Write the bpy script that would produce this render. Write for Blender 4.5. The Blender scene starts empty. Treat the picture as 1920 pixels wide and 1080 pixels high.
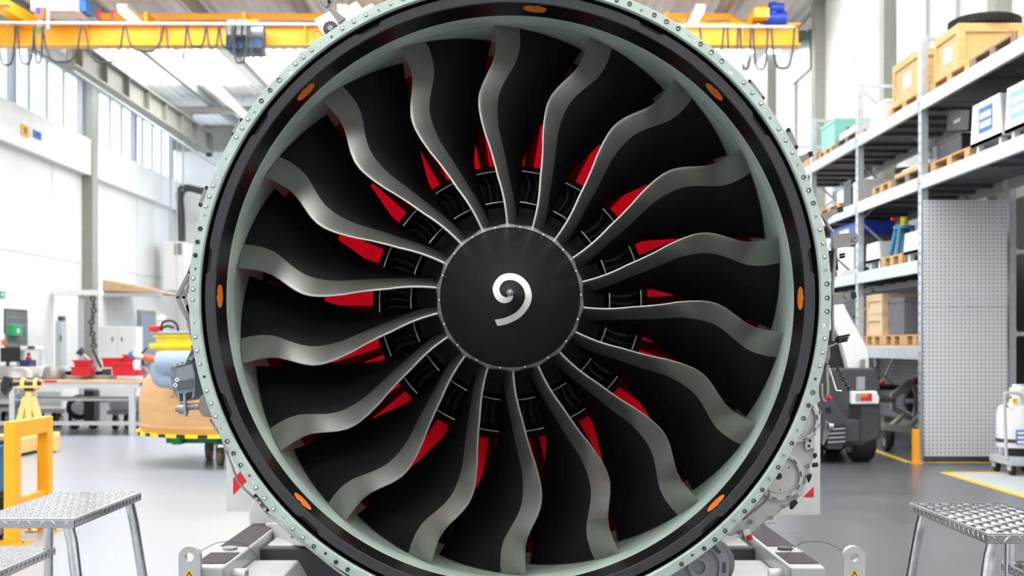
import bpy, math, random
import numpy as np
from mathutils import Matrix, Vector
random.seed(7)
sc = bpy.context.scene
PI = math.pi
# ------------------------------------------------------------------ camera
F, H, VX, VY = 2250.0, 1.34, 960.0, 645.0      # focal length in px of a 1920 frame, eye height, vanishing point
cam = bpy.data.cameras.new('camera'); co = bpy.data.objects.new('camera', cam)
sc.collection.objects.link(co); sc.camera = co
co.location = (0, 0, H); co.rotation_euler = (PI/2, 0, 0)
cam.sensor_width = 36; cam.lens = 36*F/1920; cam.shift_y = (VY-540)/1920
cam.clip_end = 200; cam.dof.use_dof = True; cam.dof.focus_distance = 4.12; cam.dof.aperture_fstop = 4.0
# ------------------------------------------------------------------ world, exposure
w = bpy.data.worlds.new('sky'); sc.world = w; w.use_nodes = True
bg = w.node_tree.nodes['Background']; bg.inputs[0].default_value = (.86, .93, 1, 1); bg.inputs[1].default_value = 4.0
sc.view_settings.view_transform = 'Standard'; sc.view_settings.look = 'None'
sc.view_settings.gamma = 1; sc.view_settings.use_curve_mapping = False
sc.view_settings.exposure = -0.1
SKYLIGHT, LUMINAIRE, DAYLIGHT = 9.5, 9.0, 2.6
sc.cycles.use_denoising = True
sc.cycles.max_bounces = 6; sc.cycles.diffuse_bounces = 3; sc.cycles.glossy_bounces = 3
sc.cycles.sample_clamp_indirect = 6
COL = sc.collection
# ------------------------------------------------------------------ helpers
def P(x, y, Y): return Vector(((x-VX)*Y/F, Y, H-(y-VY)*Y/F))
def floorY(y): return F*H/(y-VY)
def lin(c):
    c = c/255.0
    return c/12.92 if c <= .04045 else ((c+.055)/1.055)**2.4
MATS = {}
def mat(name, rgb, rough=.5, metal=0, noise=0, scale=8, bump=0, bscale=40, emit=0, spec=.5, coat=0, stretch=None, transl=0):
    m = bpy.data.materials.new(name); m.use_nodes = True; nt = m.node_tree
    b = nt.nodes['Principled BSDF']; c = tuple(lin(v) for v in rgb)+(1,)
    b.inputs['Base Color'].default_value = c; b.inputs['Roughness'].default_value = rough
    b.inputs['Metallic'].default_value = metal; b.inputs['Specular IOR Level'].default_value = spec
    b.inputs['Coat Weight'].default_value = coat; b.inputs['Coat Roughness'].default_value = .12
    if noise or bump:
        tc = nt.nodes.new('ShaderNodeTexCoord'); mp = nt.nodes.new('ShaderNodeMapping')
        nt.links.new(tc.outputs['Object'], mp.inputs[0])
        if stretch: mp.inputs['Scale'].default_value = stretch
    if noise:
        n = nt.nodes.new('ShaderNodeTexNoise'); n.inputs['Scale'].default_value = scale; n.inputs['Detail'].default_value = 5
        nt.links.new(mp.outputs[0], n.inputs['Vector'])
        r = nt.nodes.new('ShaderNodeValToRGB'); e = r.color_ramp.elements
        e[0].position = .3; e[1].position = .72
        e[0].color = tuple(v*(1-noise) for v in c[:3])+(1,); e[1].color = tuple(min(1, v*(1+noise)) for v in c[:3])+(1,)
        nt.links.new(n.outputs[0], r.inputs[0]); nt.links.new(r.outputs[0], b.inputs['Base Color'])
        mr = nt.nodes.new('ShaderNodeMapRange'); mr.inputs[3].default_value = max(0, rough*(1-.25*min(1, noise*3))); mr.inputs[4].default_value = min(1, rough*(1+.25*min(1, noise*3)))
        nt.links.new(n.outputs[0], mr.inputs[0]); nt.links.new(mr.outputs[0], b.inputs['Roughness'])
    if bump:
        n2 = nt.nodes.new('ShaderNodeTexNoise'); n2.inputs['Scale'].default_value = bscale; n2.inputs['Detail'].default_value = 3
        nt.links.new(mp.outputs[0], n2.inputs['Vector'])
        bn = nt.nodes.new('ShaderNodeBump'); bn.inputs['Strength'].default_value = bump; bn.inputs['Distance'].default_value = .01
        nt.links.new(n2.outputs[0], bn.inputs['Height']); nt.links.new(bn.outputs[0], b.inputs['Normal'])
    if emit:
        b.inputs['Emission Color'].default_value = c; b.inputs['Emission Strength'].default_value = emit
    if transl:
        tr = nt.nodes.new('ShaderNodeBsdfTranslucent'); tr.inputs[0].default_value = c
        mx = nt.nodes.new('ShaderNodeMixShader'); mx.inputs[0].default_value = transl
        nt.links.new(b.outputs[0], mx.inputs[1]); nt.links.new(tr.outputs[0], mx.inputs[2])
        nt.links.new(mx.outputs[0], nt.nodes['Material Output'].inputs[0])
    MATS[name] = m; return m
class MB:
    def __init__(s): s.v = []; s.f = []; s.mi = []; s.cur = 0
    def add(s, vs, fs):
        o = len(s.v); s.v += [tuple(p) for p in vs]
        for f in fs: s.f.append([i+o for i in f]); s.mi.append(s.cur)
        return s
    def box(s, x0, x1, y0, y1, z0, z1):
        vs = [(x, y, z) for x in (x0, x1) for y in (y0, y1) for z in (z0, z1)]
        return s.add(vs, [(0,1,3,2), (4,6,7,5), (0,4,5,1), (2,3,7,6), (0,2,6,4), (1,5,7,3)])
    def bar(s, a, b, wd, ht, up=(0,0,1)):      # rectangular bar from a to b
        a = Vector(a); b = Vector(b); d = (b-a).normalized(); up = Vector(up)
        sx = d.cross(up)
        if sx.length < 1e-4: sx = d.cross(Vector((1,0,0)))
        sx.normalize(); uz = sx.cross(d)
        vs = [p+sx*i*wd/2+uz*j*ht/2 for p in (a, b) for i, j in ((-1,-1),(1,-1),(1,1),(-1,1))]
        return s.add(vs, [(3,2,1,0), (4,5,6,7), (0,1,5,4), (1,2,6,5), (2,3,7,6), (3,0,4,7)])
    def tube(s, pts, r, n=10, caps=True):
        pts = [Vector(p) for p in pts]; rs = r if isinstance(r, (list, tuple)) else [r]*len(pts); vs = []
        u = None
        for i, p in enumerate(pts):
            d = (pts[min(i+1, len(pts)-1)]-pts[max(i-1, 0)]).normalized()
            if u is None:
                u = d.orthogonal().normalized()
            u = (u-d*u.dot(d)).normalized(); v = d.cross(u)
            vs += [p+(u*math.cos(2*PI*k/n)+v*math.sin(2*PI*k/n))*rs[i] for k in range(n)]
        fs = [(i*n+k, i*n+(k+1)%n, (i+1)*n+(k+1)%n, (i+1)*n+k) for i in range(len(pts)-1) for k in range(n)]
        if caps: fs += [tuple(range(n-1, -1, -1)), tuple((len(pts)-1)*n+k for k in range(n))]
        return s.add(vs, fs)
    def lathe(s, prof, n=64, axis='Y', c=(0,0,0), closed=False, a0=0, a1=2*PI):
        full = abs(a1-a0-2*PI) < 1e-6; m = n if full else n+1; vs = []
        for a, r in prof:
            for k in range(m):
                t = a0+(a1-a0)*k/n; q = (r*math.sin(t), r*math.cos(t))
                p = {'Y': (q[0], a, q[1]), 'Z': (q[0], q[1], a), 'X': (a, q[0], q[1])}[axis]
                vs.append((p[0]+c[0], p[1]+c[1], p[2]+c[2]))
        L = len(prof); fs = []
        for i in range(L if closed else L-1):
            j = (i+1) % L
            for k in range(n):
                k2 = (k+1) % m if full else k+1
                fs.append((i*m+k, i*m+k2, j*m+k2, j*m+k))
        return s.add(vs, fs)
    def cyl(s, a, b, r, n=16, r2=None):
        return s.tube([a, b], [r, r if r2 is None else r2], n)
    def prism(s, poly, off):                  # poly: list of 3D points, off: extrusion vector
        off = Vector(off); n = len(poly); a = [Vector(p) for p in poly]; b = [p+off for p in a]
        return s.add(a+b, [tuple(range(n-1, -1, -1)), tuple(range(n, 2*n))]+[(i, (i+1)%n, n+(i+1)%n, n+i) for i in range(n)])
    def pprism(s, px, Y, t): return s.prism([P(x, y, Y) for x, y in px], (0, t, 0))
    def build(s, name, m, parent=None, bevel=0, smooth=40, local=False, seg=2):
        me = bpy.data.meshes.new(name); me.from_pydata(s.v, [], s.f); me.update()
        import bmesh
        bm = bmesh.new(); bm.from_mesh(me); bmesh.ops.recalc_face_normals(bm, faces=bm.faces); bm.to_mesh(me); bm.free()
        for q in (m if isinstance(m, (list, tuple)) else [m]): me.materials.append(MATS[q] if isinstance(q, str) else q)
        if isinstance(m, (list, tuple)): me.polygons.foreach_set('material_index', s.mi)
        if smooth:
            me.polygons.foreach_set('use_smooth', [True]*len(me.polygons)); me.set_sharp_from_angle(angle=math.radians(smooth))
        o = bpy.data.objects.new(name, me); COL.objects.link(o)
        if bevel:
            bv = o.modifiers.new('bevel', 'BEVEL'); bv.width = bevel; bv.segments = seg; bv.limit_method = 'ANGLE'; bv.angle_limit = .7
            bv.harden_normals = True
        if parent: put(o, parent, local)
        return o
def put(o, parent, local=False):
    o.parent = parent
    if not local and parent.type == 'EMPTY': o.matrix_parent_inverse = Matrix.Translation(-parent.location)
def tag(o, label, cat, group=None, kind=None):
    if label: o['label'] = label
    if cat: o['category'] = cat
    if group: o['group'] = group
    if kind: o['kind'] = kind
    return o
def thing(name, label, cat, loc=(0,0,0), rz=0, group=None):
    o = bpy.data.objects.new(name, None); COL.objects.link(o); o.location = loc; o.rotation_euler = (0, 0, rz); o.empty_display_size = .1
    return tag(o, label, cat, group)
def struct(o): o['kind'] = 'structure'; return o
def dup(root, loc, rz=0, label=None, group=None):
    def cp(o, par):
        c = o.copy(); COL.objects.link(c)
        if par: c.parent = par
        for ch in o.children: cp(ch, c)
        return c
    r = cp(root, None); r.location = loc; r.rotation_euler = (0, 0, rz)
    if label: r['label'] = label
    if group: r['group'] = group
    return r
def text(name, s, size, m, loc, rot, parent=None, ext=.001, sx=1):
    c = bpy.data.curves.new(name, 'FONT'); c.body = s; c.size = size; c.extrude = ext; c.align_x = 'CENTER'; c.align_y = 'CENTER'
    t = bpy.data.objects.new(name+'_c', c); COL.objects.link(t)
    me = bpy.data.meshes.new_from_object(t.evaluated_get(bpy.context.evaluated_depsgraph_get())); bpy.data.objects.remove(t)
    M = Matrix.Translation(loc) @ rot.to_4x4() @ Matrix.Diagonal((sx, 1, 1, 1)); me.transform(M)
    me.materials.clear(); me.materials.append(MATS[m]); me.name = name
    o = bpy.data.objects.new(name, me); COL.objects.link(o)
    if parent: put(o, parent)
    return o
# ------------------------------------------------------------------ materials
mat('wall_white', (240, 240, 238), .6, noise=.04, scale=1.2, bump=.05, bscale=3)
mat('wall_panel', (236, 236, 234), .55, noise=.05, scale=.8)
mat('ledge_white', (240, 239, 236), .6, noise=.05, scale=2)
mat('column_grey', (150, 150, 140), .5, noise=.05)
mat('ceiling_sheet', (243, 240, 236), .6, noise=.05, scale=2)
mat('steel_beam', (150, 150, 140), .5, noise=.06, scale=3)
mat('beam_grey', (150, 152, 150), .5)
mat('skylight', (255, 255, 255), .5, emit=SKYLIGHT)
mat('luminaire', (255, 253, 248), .5, emit=LUMINAIRE)
mat('daylight', (222, 238, 255), .5, emit=DAYLIGHT)
mat('window_frame', (160, 162, 164), .5)
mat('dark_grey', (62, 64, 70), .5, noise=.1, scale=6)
mat('black_paint', (18, 18, 19), .45, noise=.2, scale=6)
mat('rubber', (22, 22, 23), .75, noise=.2, scale=20)
mat('crane_yellow', (250, 176, 12), .45, noise=.05, scale=2)
mat('barrier_yellow', (252, 170, 10), .4, noise=.05, scale=5)
mat('pale_yellow', (238, 202, 128), .45, noise=.06, scale=5)
mat('bright_yellow', (246, 218, 30), .5, noise=.08, scale=5)
mat('cable', (52, 52, 54), .6)
mat('hoist_blue', (52, 96, 130), .5, noise=.1)
mat('sign_blue', (40, 112, 190), .5)
mat('deep_blue', (30, 62, 180), .45)
mat('navy', (22, 34, 92), .5)
mat('stand_blue', (58, 132, 170), .4)
mat('pad_blue', (44, 122, 176), .6)
mat('red_plastic', (205, 22, 38), .4)
mat('orange_plastic', (235, 96, 30), .45)
mat('sign_green', (30, 160, 100), .5)
mat('teal', (140, 205, 190), .5)
mat('plain_white', (238, 238, 236), .45, noise=.03, scale=4)
mat('stand_white', (192, 193, 190), .35, noise=.06, scale=9, coat=.3)
mat('light_grey', (186, 190, 192), .5); mat('joint_grey', (222, 222, 220), .6)
mat('machine_grey', (150, 154, 158), .45, noise=.05)
mat('slate_blue', (150, 164, 182), .5)
mat('rack_zinc', (200, 205, 210), .38, metal=.55, noise=.1, scale=14)
mat('rack_under', (92, 94, 98), .5, metal=.3, noise=.1, scale=5)
mat('wood_crate', (222, 182, 120), .6, noise=.16, scale=5, stretch=(1, 6, 6))
mat('wood_pallet', (206, 164, 108), .7, noise=.22, scale=6, stretch=(1, 5, 5))
mat('wood_old', (148, 124, 102), .75, noise=.25, scale=6)
mat('cardboard', (200, 150, 98), .8, noise=.06)
mat('tan_cowl', (208, 160, 108), .45, noise=.09, scale=3, stretch=(1, 1, 4))
mat('bench_wood', (214, 180, 138), .5, noise=.08)
mat('aluminium', (208, 210, 212), .35, metal=.7, noise=.05)
mat('chrome_tube', (205, 206, 208), .24, metal=1, noise=.12, scale=30)
mat('tread_alu', (172, 173, 175), .22, metal=1, noise=.1, scale=25)
mat('lamp_red', (190, 20, 24), .3); mat('lamp_orange', (232, 110, 28), .3)
mat('felt_grey', (112, 112, 120), .9, noise=.1, scale=15)
mat('ply', (228, 196, 158), .6, noise=.08)
mat('line_yellow', (244, 200, 50), .4, noise=.06, scale=9)
mat('grip_tape', (78, 70, 76), .95, noise=.25, scale=160, bump=.5, bscale=400)
mat('sticker_yellow', (245, 215, 30), .4); mat('sticker_black', (14, 14, 14), .5)
mat('steel_dull', (150, 146, 142), .4, metal=.7, noise=.15, scale=12)
mat('conc_grey', (140, 142, 144), .7, noise=.08, scale=2)
# ================================================================== the hall
XL, XR, YB, YF, ZC = -10.5, 6.15, 37.5, -9.0, 8.1
def floor_material():
    m = bpy.data.materials.new('floor_coat'); m.use_nodes = True; nt = m.node_tree; b = nt.nodes['Principled BSDF']
    tc = nt.nodes.new('ShaderNodeTexCoord'); n = nt.nodes.new('ShaderNodeTexNoise'); n.inputs['Scale'].default_value = .9; n.inputs['Detail'].default_value = 8
    n.inputs['Roughness'].default_value = .65
    nt.links.new(tc.outputs['Object'], n.inputs['Vector'])
    r = nt.nodes.new('ShaderNodeValToRGB'); e = r.color_ramp.elements
    e[0].position = .3; e[0].color = (.085, .088, .094, 1); e[1].position = .7; e[1].color = (.125, .129, .136, 1)
    nt.links.new(n.outputs[0], r.inputs[0]); nt.links.new(r.outputs[0], b.inputs['Base Color'])
    mr = nt.nodes.new('ShaderNodeMapRange'); mr.inputs[3].default_value = .24; mr.inputs[4].default_value = .33
    nt.links.new(n.outputs[0], mr.inputs[0]); nt.links.new(mr.outputs[0], b.inputs['Roughness'])
    b.inputs['Specular IOR Level'].default_value = .6; MATS['floor_coat'] = m
floor_material()
struct(MB().box(XL-.3, XR+.3, YF, YB+.3, -.15, 0).build('floor', 'floor_coat'))
def fline(name, pts, wd):
    for a, b in zip(pts, pts[1:]): MB().bar((a[0], a[1], .001), (b[0], b[1], .001), wd, .004).build(name, 'line_yellow', FLR)
FLR = bpy.data.objects['floor']
mat('floor_light', (152, 158, 166), .28, noise=.03, scale=1.5, spec=.5)
MB().box(XL, -.4, YF, 17.55, 0, .003).build('painted_walkway', 'floor_light', FLR)
def fp(x, y): Y = floorY(y); return ((x-VX)*Y/F, Y)
a, b_ = fp(1770, 886), fp(1960, 941)
fline('floor_marking', [fp(1636, 843), fp(1704, 867), fp(1880, 867)], .09)
fline('floor_marking', [(a[0], 6.5), a, (a[0]+1.9, a[1])], .09)
# light grey painted bay inside the marking
MB().box(a[0]+.05, a[0]+1.9, 6.5, a[1]-.05, 0, .002).build('painted_bay', 'light_grey', FLR)
# ---- walls
lw = struct(MB().box(XL-.3, XL, YF, YB, 0, 5.46).build('wall_left', 'wall_panel'))
MB().box(XL-.3, XL+.22, YF, YB, 5.46, 6.33).build('ledge_band', 'ledge_white', lw)
MB().box(XL-.3, XL, YF, YB, 7.85, ZC).build('head_band', 'ledge_white', lw)
for yy in (12.5, 21.0, 29.5): MB().box(XL-.02, XL+.26, yy-.2, yy+.2, 0, ZC).build('wall_column', 'column_grey', lw, bevel=.01)
for yy in (18, 24, 27.4, 33.6): MB().box(XL, XL+.012, yy-.02, yy+.02, 0, 5.46).build('panel_joint', 'joint_grey', lw)
MB().box(XL, XL+.012, YF, YB, 3.3, 3.33).build('panel_joint', 'joint_grey', lw)
n = 0
for k0, bay0 in enumerate((12.7, 21.2, 29.7)):
    L = 8.1 if bay0 < 29 else 7.4
    n += 1
    wn = struct(MB().box(XL-.22, XL+.02, bay0, bay0+L, 6.33, 6.41).build('window_%d' % n, 'window_frame'))
    MB().box(XL-.22, XL, bay0, bay0+L, 7.77, 7.85).build('window_head', 'window_frame', wn)
    np_ = 8
    for i in range(np_+1):
        wd = .2 if i % 4 == 0 else .09
        yy = bay0+L*i/np_
        MB().box(XL-.14, XL+(.04 if i % 4 == 0 else -.05), max(bay0, yy-wd/2), min(bay0+L, yy+wd/2), 6.41, 7.77).build('mullion', 'window_frame', wn)
        if i < np_: MB().box(XL-.11, XL-.1, yy+.02, yy+L/np_-.02, 6.41, 7.77).build('pane', 'daylight', wn)
bw = struct(MB().box(XL-.3, XR+.3, YB, YB+.3, 0, ZC).build('wall_back', 'wall_white'))
MB().box(-9.3, 2.5, YB-.03, YB, 3.2, 6.9).build('glow_panel', 'daylight', bw)  # added glowing panel, mostly hidden by the engine, brightens the hall and floor
for x in (-9.3, -7.3, -5.3, -3.3, -1.3, .7, 2.5): MB().box(x-.06, x+.06, YB-.08, YB-.03, 3.2, 6.9).build('wall_mullion', 'plain_white', bw)  # bars across the added glowing panel
rw = struct(MB().box(XR, XR+.3, YF, YB, 0, ZC).build('wall_right', 'wall_white'))
for k, yy in enumerate((10.4, 14.9, 19.35, 23.7, 28.1, 32.4)):
    MB().box(XR-.2, XR+.02, yy-.14, yy+.14, 0, ZC).build('wall_column', 'column_grey', rw, bevel=.01)
for yy in (12.6, 16.5, 17.7, 21.4, 25.9): MB().cyl((XR-.03, yy, 0), (XR-.03, yy, ZC), .022, 8).build('conduit', 'light_grey', rw)
MB().box(XR-.04, XR, 13.0, 15.2, 0, 2.7).build('plinth_panel', 'conc_grey', rw)
MB().box(XR-.06, XR-.0, 10.6, 14.6, 0, 3.1).build('plinth_panel', 'conc_grey', rw)
mat('pane_teal', (96, 128, 124), .2)
MB().box(XR-.05, XR, 24.6, 26.2, 7.0, 7.8).build('high_window', 'pane_teal', rw)
fw = struct(MB().box(XL-.3, XR+.3, YF-.3, YF, 0, ZC).build('wall_front', 'wall_white'))
MB().box(-7, 4, YF, YF+.03, .1, 6.2).build('gate_leaf', 'light_grey', fw)
for x in (-7, -4.25, -1.5, 1.25, 4): MB().box(x-.08, x+.08, YF, YF+.1, 2.6, 6.2).build('wall_mullion', 'plain_white', fw)
# ---- ceiling: corrugated sheet, purlins, beams, skylights, luminaires
c = MB(); xs = []; x = XL-.3
while x < XR+.3: xs += [(x, 0), (x+.09, 0), (x+.12, .025), (x+.21, .025)]; x += .24
xs.append((XR+.3, 0)); SK = [(27.6, 31.3), (18.6, 22.0), (9.5, 13.0), (.5, 4.0), (-7.5, -4.5)]
bands = []; y0 = YF
for s0, s1 in sorted(SK): bands.append((y0, s0)); y0 = s1
bands.append((y0, YB))
for y0, y1 in bands:
    for (xa, za), (xb, zb) in zip(xs, xs[1:]): c.add([(xa, y0, ZC+za), (xb, y0, ZC+zb), (xb, y1, ZC+zb), (xa, y1, ZC+za)], [(0, 1, 2, 3)])
ce = struct(c.build('ceiling', 'ceiling_sheet', smooth=0))
for s0, s1 in SK:
    for i in range(5):
        x0 = -9.6+i*3.1
        MB().box(x0, x0+2.8, s0, s1, ZC+.06, ZC+.1).build('skylight_pane', 'skylight', ce)
        MB().box(x0+2.8, x0+3.1, s0, s1, ZC, ZC+.1).build('skylight_bar', 'ceiling_sheet', ce)
    MB().box(XL-.3, -9.6, s0, s1, ZC, ZC+.1).build('skylight_bar', 'ceiling_sheet', ce)
for x in (-9.75, -8.3, -6.25, -4.2, -2.1, 0, 2.1, 4.2): MB().box(x-.07, x+.07, YF, YB, ZC-.2, ZC).build('purlin', 'beam_grey', ce)
for y in (8.0, 16.5, 25.2, 33.2): MB().box(XL, XR, y-.11, y+.11, ZC-.38, ZC-.2).build('roof_beam', 'steel_beam', ce)
MB().box(XL, XR, YB-.3, YB, 7.35, ZC).build('roof_beam', 'steel_beam', ce)
for i, x in enumerate((-7.35, -3.2, .9, 3.55)):
    for y0 in (22.6, 28.6):
        lb = ('roof luminaire tube in the run beside the window wall', 'roof luminaire tube in the run left of the engine', 'roof luminaire tube in the run above the engine', 'roof luminaire tube in the run beside the right wall')[i]
        t = thing('ceiling_luminaire', lb+(', right above the crane' if y0 < 25 else ', next to the rear wall'), 'light', (x, y0+2.6, ZC-.5), group='linear roof luminaires')
        MB().box(x-.09, x+.09, y0, y0+5.2, ZC-.44, ZC-.36).build('housing', 'plain_white', t)
        MB().box(x-.07, x+.07, y0+.03, y0+5.17, ZC-.5, ZC-.44).build('diffuser', 'luminaire', t)
        for q in (1, 4.2): MB().cyl((x, y0+q, ZC-.36), (x, y0+q, ZC), .008, 6).build('hanger', 'light_grey', t)
# runway beam on the left
t = tag(thing('runway_beam', 'long grey steel crane runway beam along the window wall', 'beam', (-8.9, 24, 6.93)), None, None)
MB().box(-9.05, -8.75, 24.0, 35.2, 6.93, 6.97).build('flange', 'steel_beam', t); MB().box(-9.05, -8.75, 24.0, 35.2, 7.46, 7.5).build('flange', 'steel_beam', t)
MB().box(-8.915, -8.885, 24.0, 35.2, 6.97, 7.46).build('web', 'steel_beam', t)
for y in np.arange(24.5, 35.2, 1.5): MB().box(-9.04, -8.76, y-.01, y+.01, 6.97, 7.46).build('stiffener', 'steel_beam', t)
for y in (25.2, 33.2): MB().box(-8.96, -8.84, y-.05, y+.05, 7.5, ZC-.3).build('hanger', 'steel_beam', t)
MB().box(-8.98, -8.82, 35.2, 35.35, 6.85, 7.5).build('end_stop', 'dark_grey', t)
MB().bar((-8.78, 24, 6.8), (-8.78, 36.0, 6.62), .06, .05).build('cable_tray', 'light_grey', t)
# ---- overhead crane
YC = 23.0
def cx(x): return (x-VX)*YC/F
def cz(y): return H-(y-VY)*YC/F
t = thing('overhead_crane', 'yellow overhead travelling crane bridge spanning the hall under the roof', 'crane', (cx(700), YC, cz(88)))
MB().box(cx(-8), cx(1496), YC-.02, YC+.02, cz(86), cz(50)).build('girder_web', 'crane_yellow', t)
for q in (50, 88): MB().box(cx(-8), cx(1498), YC-.16, YC+.16, cz(q), cz(q-3)).build('girder_flange', 'crane_yellow', t)
for q in range(30, 1480, 136): MB().box(cx(q)-.012, cx(q)+.012, YC-.14, YC+.14, cz(86), cz(50)).build('girder_stiffener', 'crane_yellow', t)
YW = YC+.63
def wz(y): return H-(y-VY)*YW/F
MB().box(cx(190)*1.027, cx(1370)*1.027, YC+.55, YC+.72, wz(38), wz(27)).build('walkway_rail', 'crane_yellow', t)
MB().bar((cx(1370)*1.027, YW, wz(32)), (cx(1412), YC+.3, cz(46)), .16, .1).build('walkway_rail', 'crane_yellow', t)
for q in (270, 455, 700, 1000, 1250): MB().box(cx(q)-.03, cx(q)+.03, YC+.1, YC+.6, cz(47), wz(36)).build('walkway_post', 'crane_yellow', t)
YFe = YC-1.04                            # festoon rail carried clear of the hoist on arms
def fz(x, y): return ((x-VX)*YFe/F, YFe, H-(y-VY)*YFe/F)
MB().cyl(fz(-8, 43), fz(1490, 51), .03, 8).build('festoon_rail', 'light_grey', t)
for q in (20, 300, 640, 900, 1200, 1420): MB().bar(fz(q, 43+q*.0053), (cx(q), YC-.14, cz(49)), .05, .05).build('rail_arm', 'light_grey', t)
MB().box(cx(-8), cx(80), YC-1.6, YC-1.35, cz(52), cz(44)).build('end_carriage', 'crane_yellow', t)
MB().bar((cx(-10), YC-1.4, cz(8)), (cx(66), YC+.0, cz(47)), .3, .2).build('end_carriage', 'crane_yellow', t)
MB().box(cx(1405), cx(1432), YC-.5, YC+1.6, cz(45), cz(28)).build('end_carriage', 'crane_yellow', t)
MB().bar((cx(1408), YC, cz(40)), (cx(1436), YC+.1, cz(12)), .2, .14, (0, 1, 0)).build('end_bracket', 'crane_yellow', t)
MB().box(cx(1462), cx(1470), YC-.1, YC+.1, cz(35), cz(12)).build('end_bracket', 'crane_yellow', t)
m = MB().cyl((cx(1447), YC-.15, cz(44)), (cx(1447), YC-.15, cz(10)), .1, 14); m.cyl((cx(1430), YC-.15, cz(40)), (cx(1470), YC-.15, cz(38)), .13, 14)
m.cyl((cx(1440), YC-.2, cz(20)), (cx(1465), YC-.2, cz(20)), .09, 14); m.build('drive_motor', 'deep_blue', t)
MB().box(cx(87), cx(170), YC-.75, YC-.2, cz(40), cz(7)).build('control_cabinet', 'plain_white', t, bevel=.01)
MB().box(cx(103), cx(119), YC-.76, YC-.75, cz(22), cz(17)).build('cabinet_sticker', 'bright_yellow', t)
MB().box(cx(171), cx(181), YC-.6, YC-.2, cz(37), cz(14)).build('junction_box', 'sign_blue', t)
for q in (192, 218): MB().cyl((cx(q), YC-.2, cz(40)), (cx(q), YC-.2, cz(24)), .035, 10).build('buffer', 'red_plastic', t)
m = MB()
def loop(xa, xb, bot, r=.02):
    pts = [];
    for i in range(13):
        u = i/12; pts.append(fz(xa+(xb-xa)*u, 49+(bot-49)*(1-(2*u-1)**4)**.8))
    return MB().tube(pts, r, 6).build('festoon_cable', 'cable', t)
for xa, xb, bot in ((-4, 29, 122), (33, 64, 120), (64, 80, 118), (80, 152, 116), (160, 232, 117), (236, 307, 96), (312, 350, 118), (352, 386, 88), (388, 410, 90), (412, 436, 88), (436, 464, 118), (468, 496, 112), (1312, 1358, 110), (1364, 1384, 125), (1388, 1408, 129), (1412, 1440, 130), (1446, 1490, 128)): loop(xa, xb, bot)
t2 = thing('crane_hoist', 'blue and grey electric wire rope hoist hanging from the yellow girder', 'hoist', (cx(474), YC-.35, cz(118)))
MB().box(cx(440), cx(505), YC-.75, YC-.25, cz(110), cz(66)).build('gear_housing', 'hoist_blue', t2, bevel=.03)
MB().box(cx(447), cx(484), YC-.95, YC-.76, cz(90), cz(62)).build('control_box', 'machine_grey', t2, bevel=.02)
for q in range(442, 452, 3): MB().box(cx(q), cx(q)+.012, YC-.78, YC-.75, cz(108), cz(70)).build('cooling_fin', 'hoist_blue', t2)
MB().box(cx(456), cx(511), YC-.8, YC-.5, cz(119), cz(109)).build('rope_drum', 'black_paint', t2)
MB().cyl((cx(484), YC-.7, cz(80)), (cx(509), YC-.7, cz(80)), .12, 16).build('motor', 'machine_grey', t2)
MB().box(cx(480), cx(500), YC-.8, YC-.2, cz(62), cz(58)).build('trolley_plate', 'crane_yellow', t2)
for q in (464, 476): MB().tube([(cx(q), YC-.97, cz(64)), (cx(q-2), YC-.97, cz(90)), (cx(q+1), YC-.83, cz(112))], .018, 6).build('hoist_cable', 'cable', t2)
t3 = thing('radio_control', 'orange crane radio control unit with blue display hanging from rail', 'control unit', (cx(110), YC-.9, cz(80)))
MB().box(cx(101), cx(119), YC-.95, YC-.82, cz(61), cz(38)).build('casing', 'orange_plastic', t3, bevel=.02)
MB().box(cx(104), cx(113), YC-.96, YC-.95, cz(52), cz(40)).build('display', 'deep_blue', t3)
MB().cyl((cx(110), YC-.88, cz(61)), (cx(109), YC-.88, cz(75)), .07, 10, .04).build('plug', 'machine_grey', t3)
MB().cyl((cx(106), YC-.88, cz(76)), (cx(106), YC-.88, cz(85)), .03, 8).build('green_plug', 'sign_green', t3)
MB().box(cx(121), cx(124), YC-.9, YC-.8, cz(78), cz(38)).build('hanger', 'light_grey', t3)
# ================================================================== the jet engine
D = 4.09
AX, AZ = (956.5-VX)*D/F, H-(557.5-VY)*D/F
mat('flange_green', (168, 182, 174), .42, metal=.35, noise=.10, scale=14)
mat('throat_green', (178, 194, 182), .45, noise=.12, scale=5, stretch=(1, 4, 1))
mat('lip_charcoal', (42, 42, 45), .8, noise=.08, scale=60)
mat('liner_black', (12, 12, 13), .42, noise=.1, scale=20)
mat('patch_orange', (226, 118, 34), .6, noise=.06, scale=80)
mat('blade_black', (15, 15, 17), .5, spec=.25, noise=.22, scale=7, bump=.02, bscale=60)
mat('blade_steel', (150, 149, 144), .33, metal=.88, noise=.10, scale=9, bump=.03, bscale=25)
mat('spinner_black', (14, 14, 17), .36, spec=.35, noise=.10, scale=9, bump=.02, bscale=120)
mat('spiral_white', (226, 226, 218), .45, noise=.04, scale=30)
mat('hub_steel', (140, 143, 145), .38, metal=.75, noise=.12, scale=20)
mat('core_black', (14, 14, 15), .5)
mat('vane_grey', (92, 94, 94), .4, metal=.3)
mat('lip_metal', (205, 200, 190), .3, metal=.8)
mat('red_cover', (182, 6, 22), .5, transl=.6)
mat('case_grey', (128, 132, 130), .5, metal=.4, noise=.08)
mat('bolt_pale', (214, 212, 190), .4, metal=.4)
mat('bolt_dark', (40, 44, 46), .45, metal=.5)
mat('cast_alu', (200, 198, 192), .42, metal=.35, noise=.06, scale=8)
mat('bracket_ti', (138, 132, 130), .42, metal=.7, noise=.08, scale=14)
mat('unit_grey', (128, 136, 144), .5, noise=.04)
mat('unit_dark', (78, 82, 88), .5)
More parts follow.
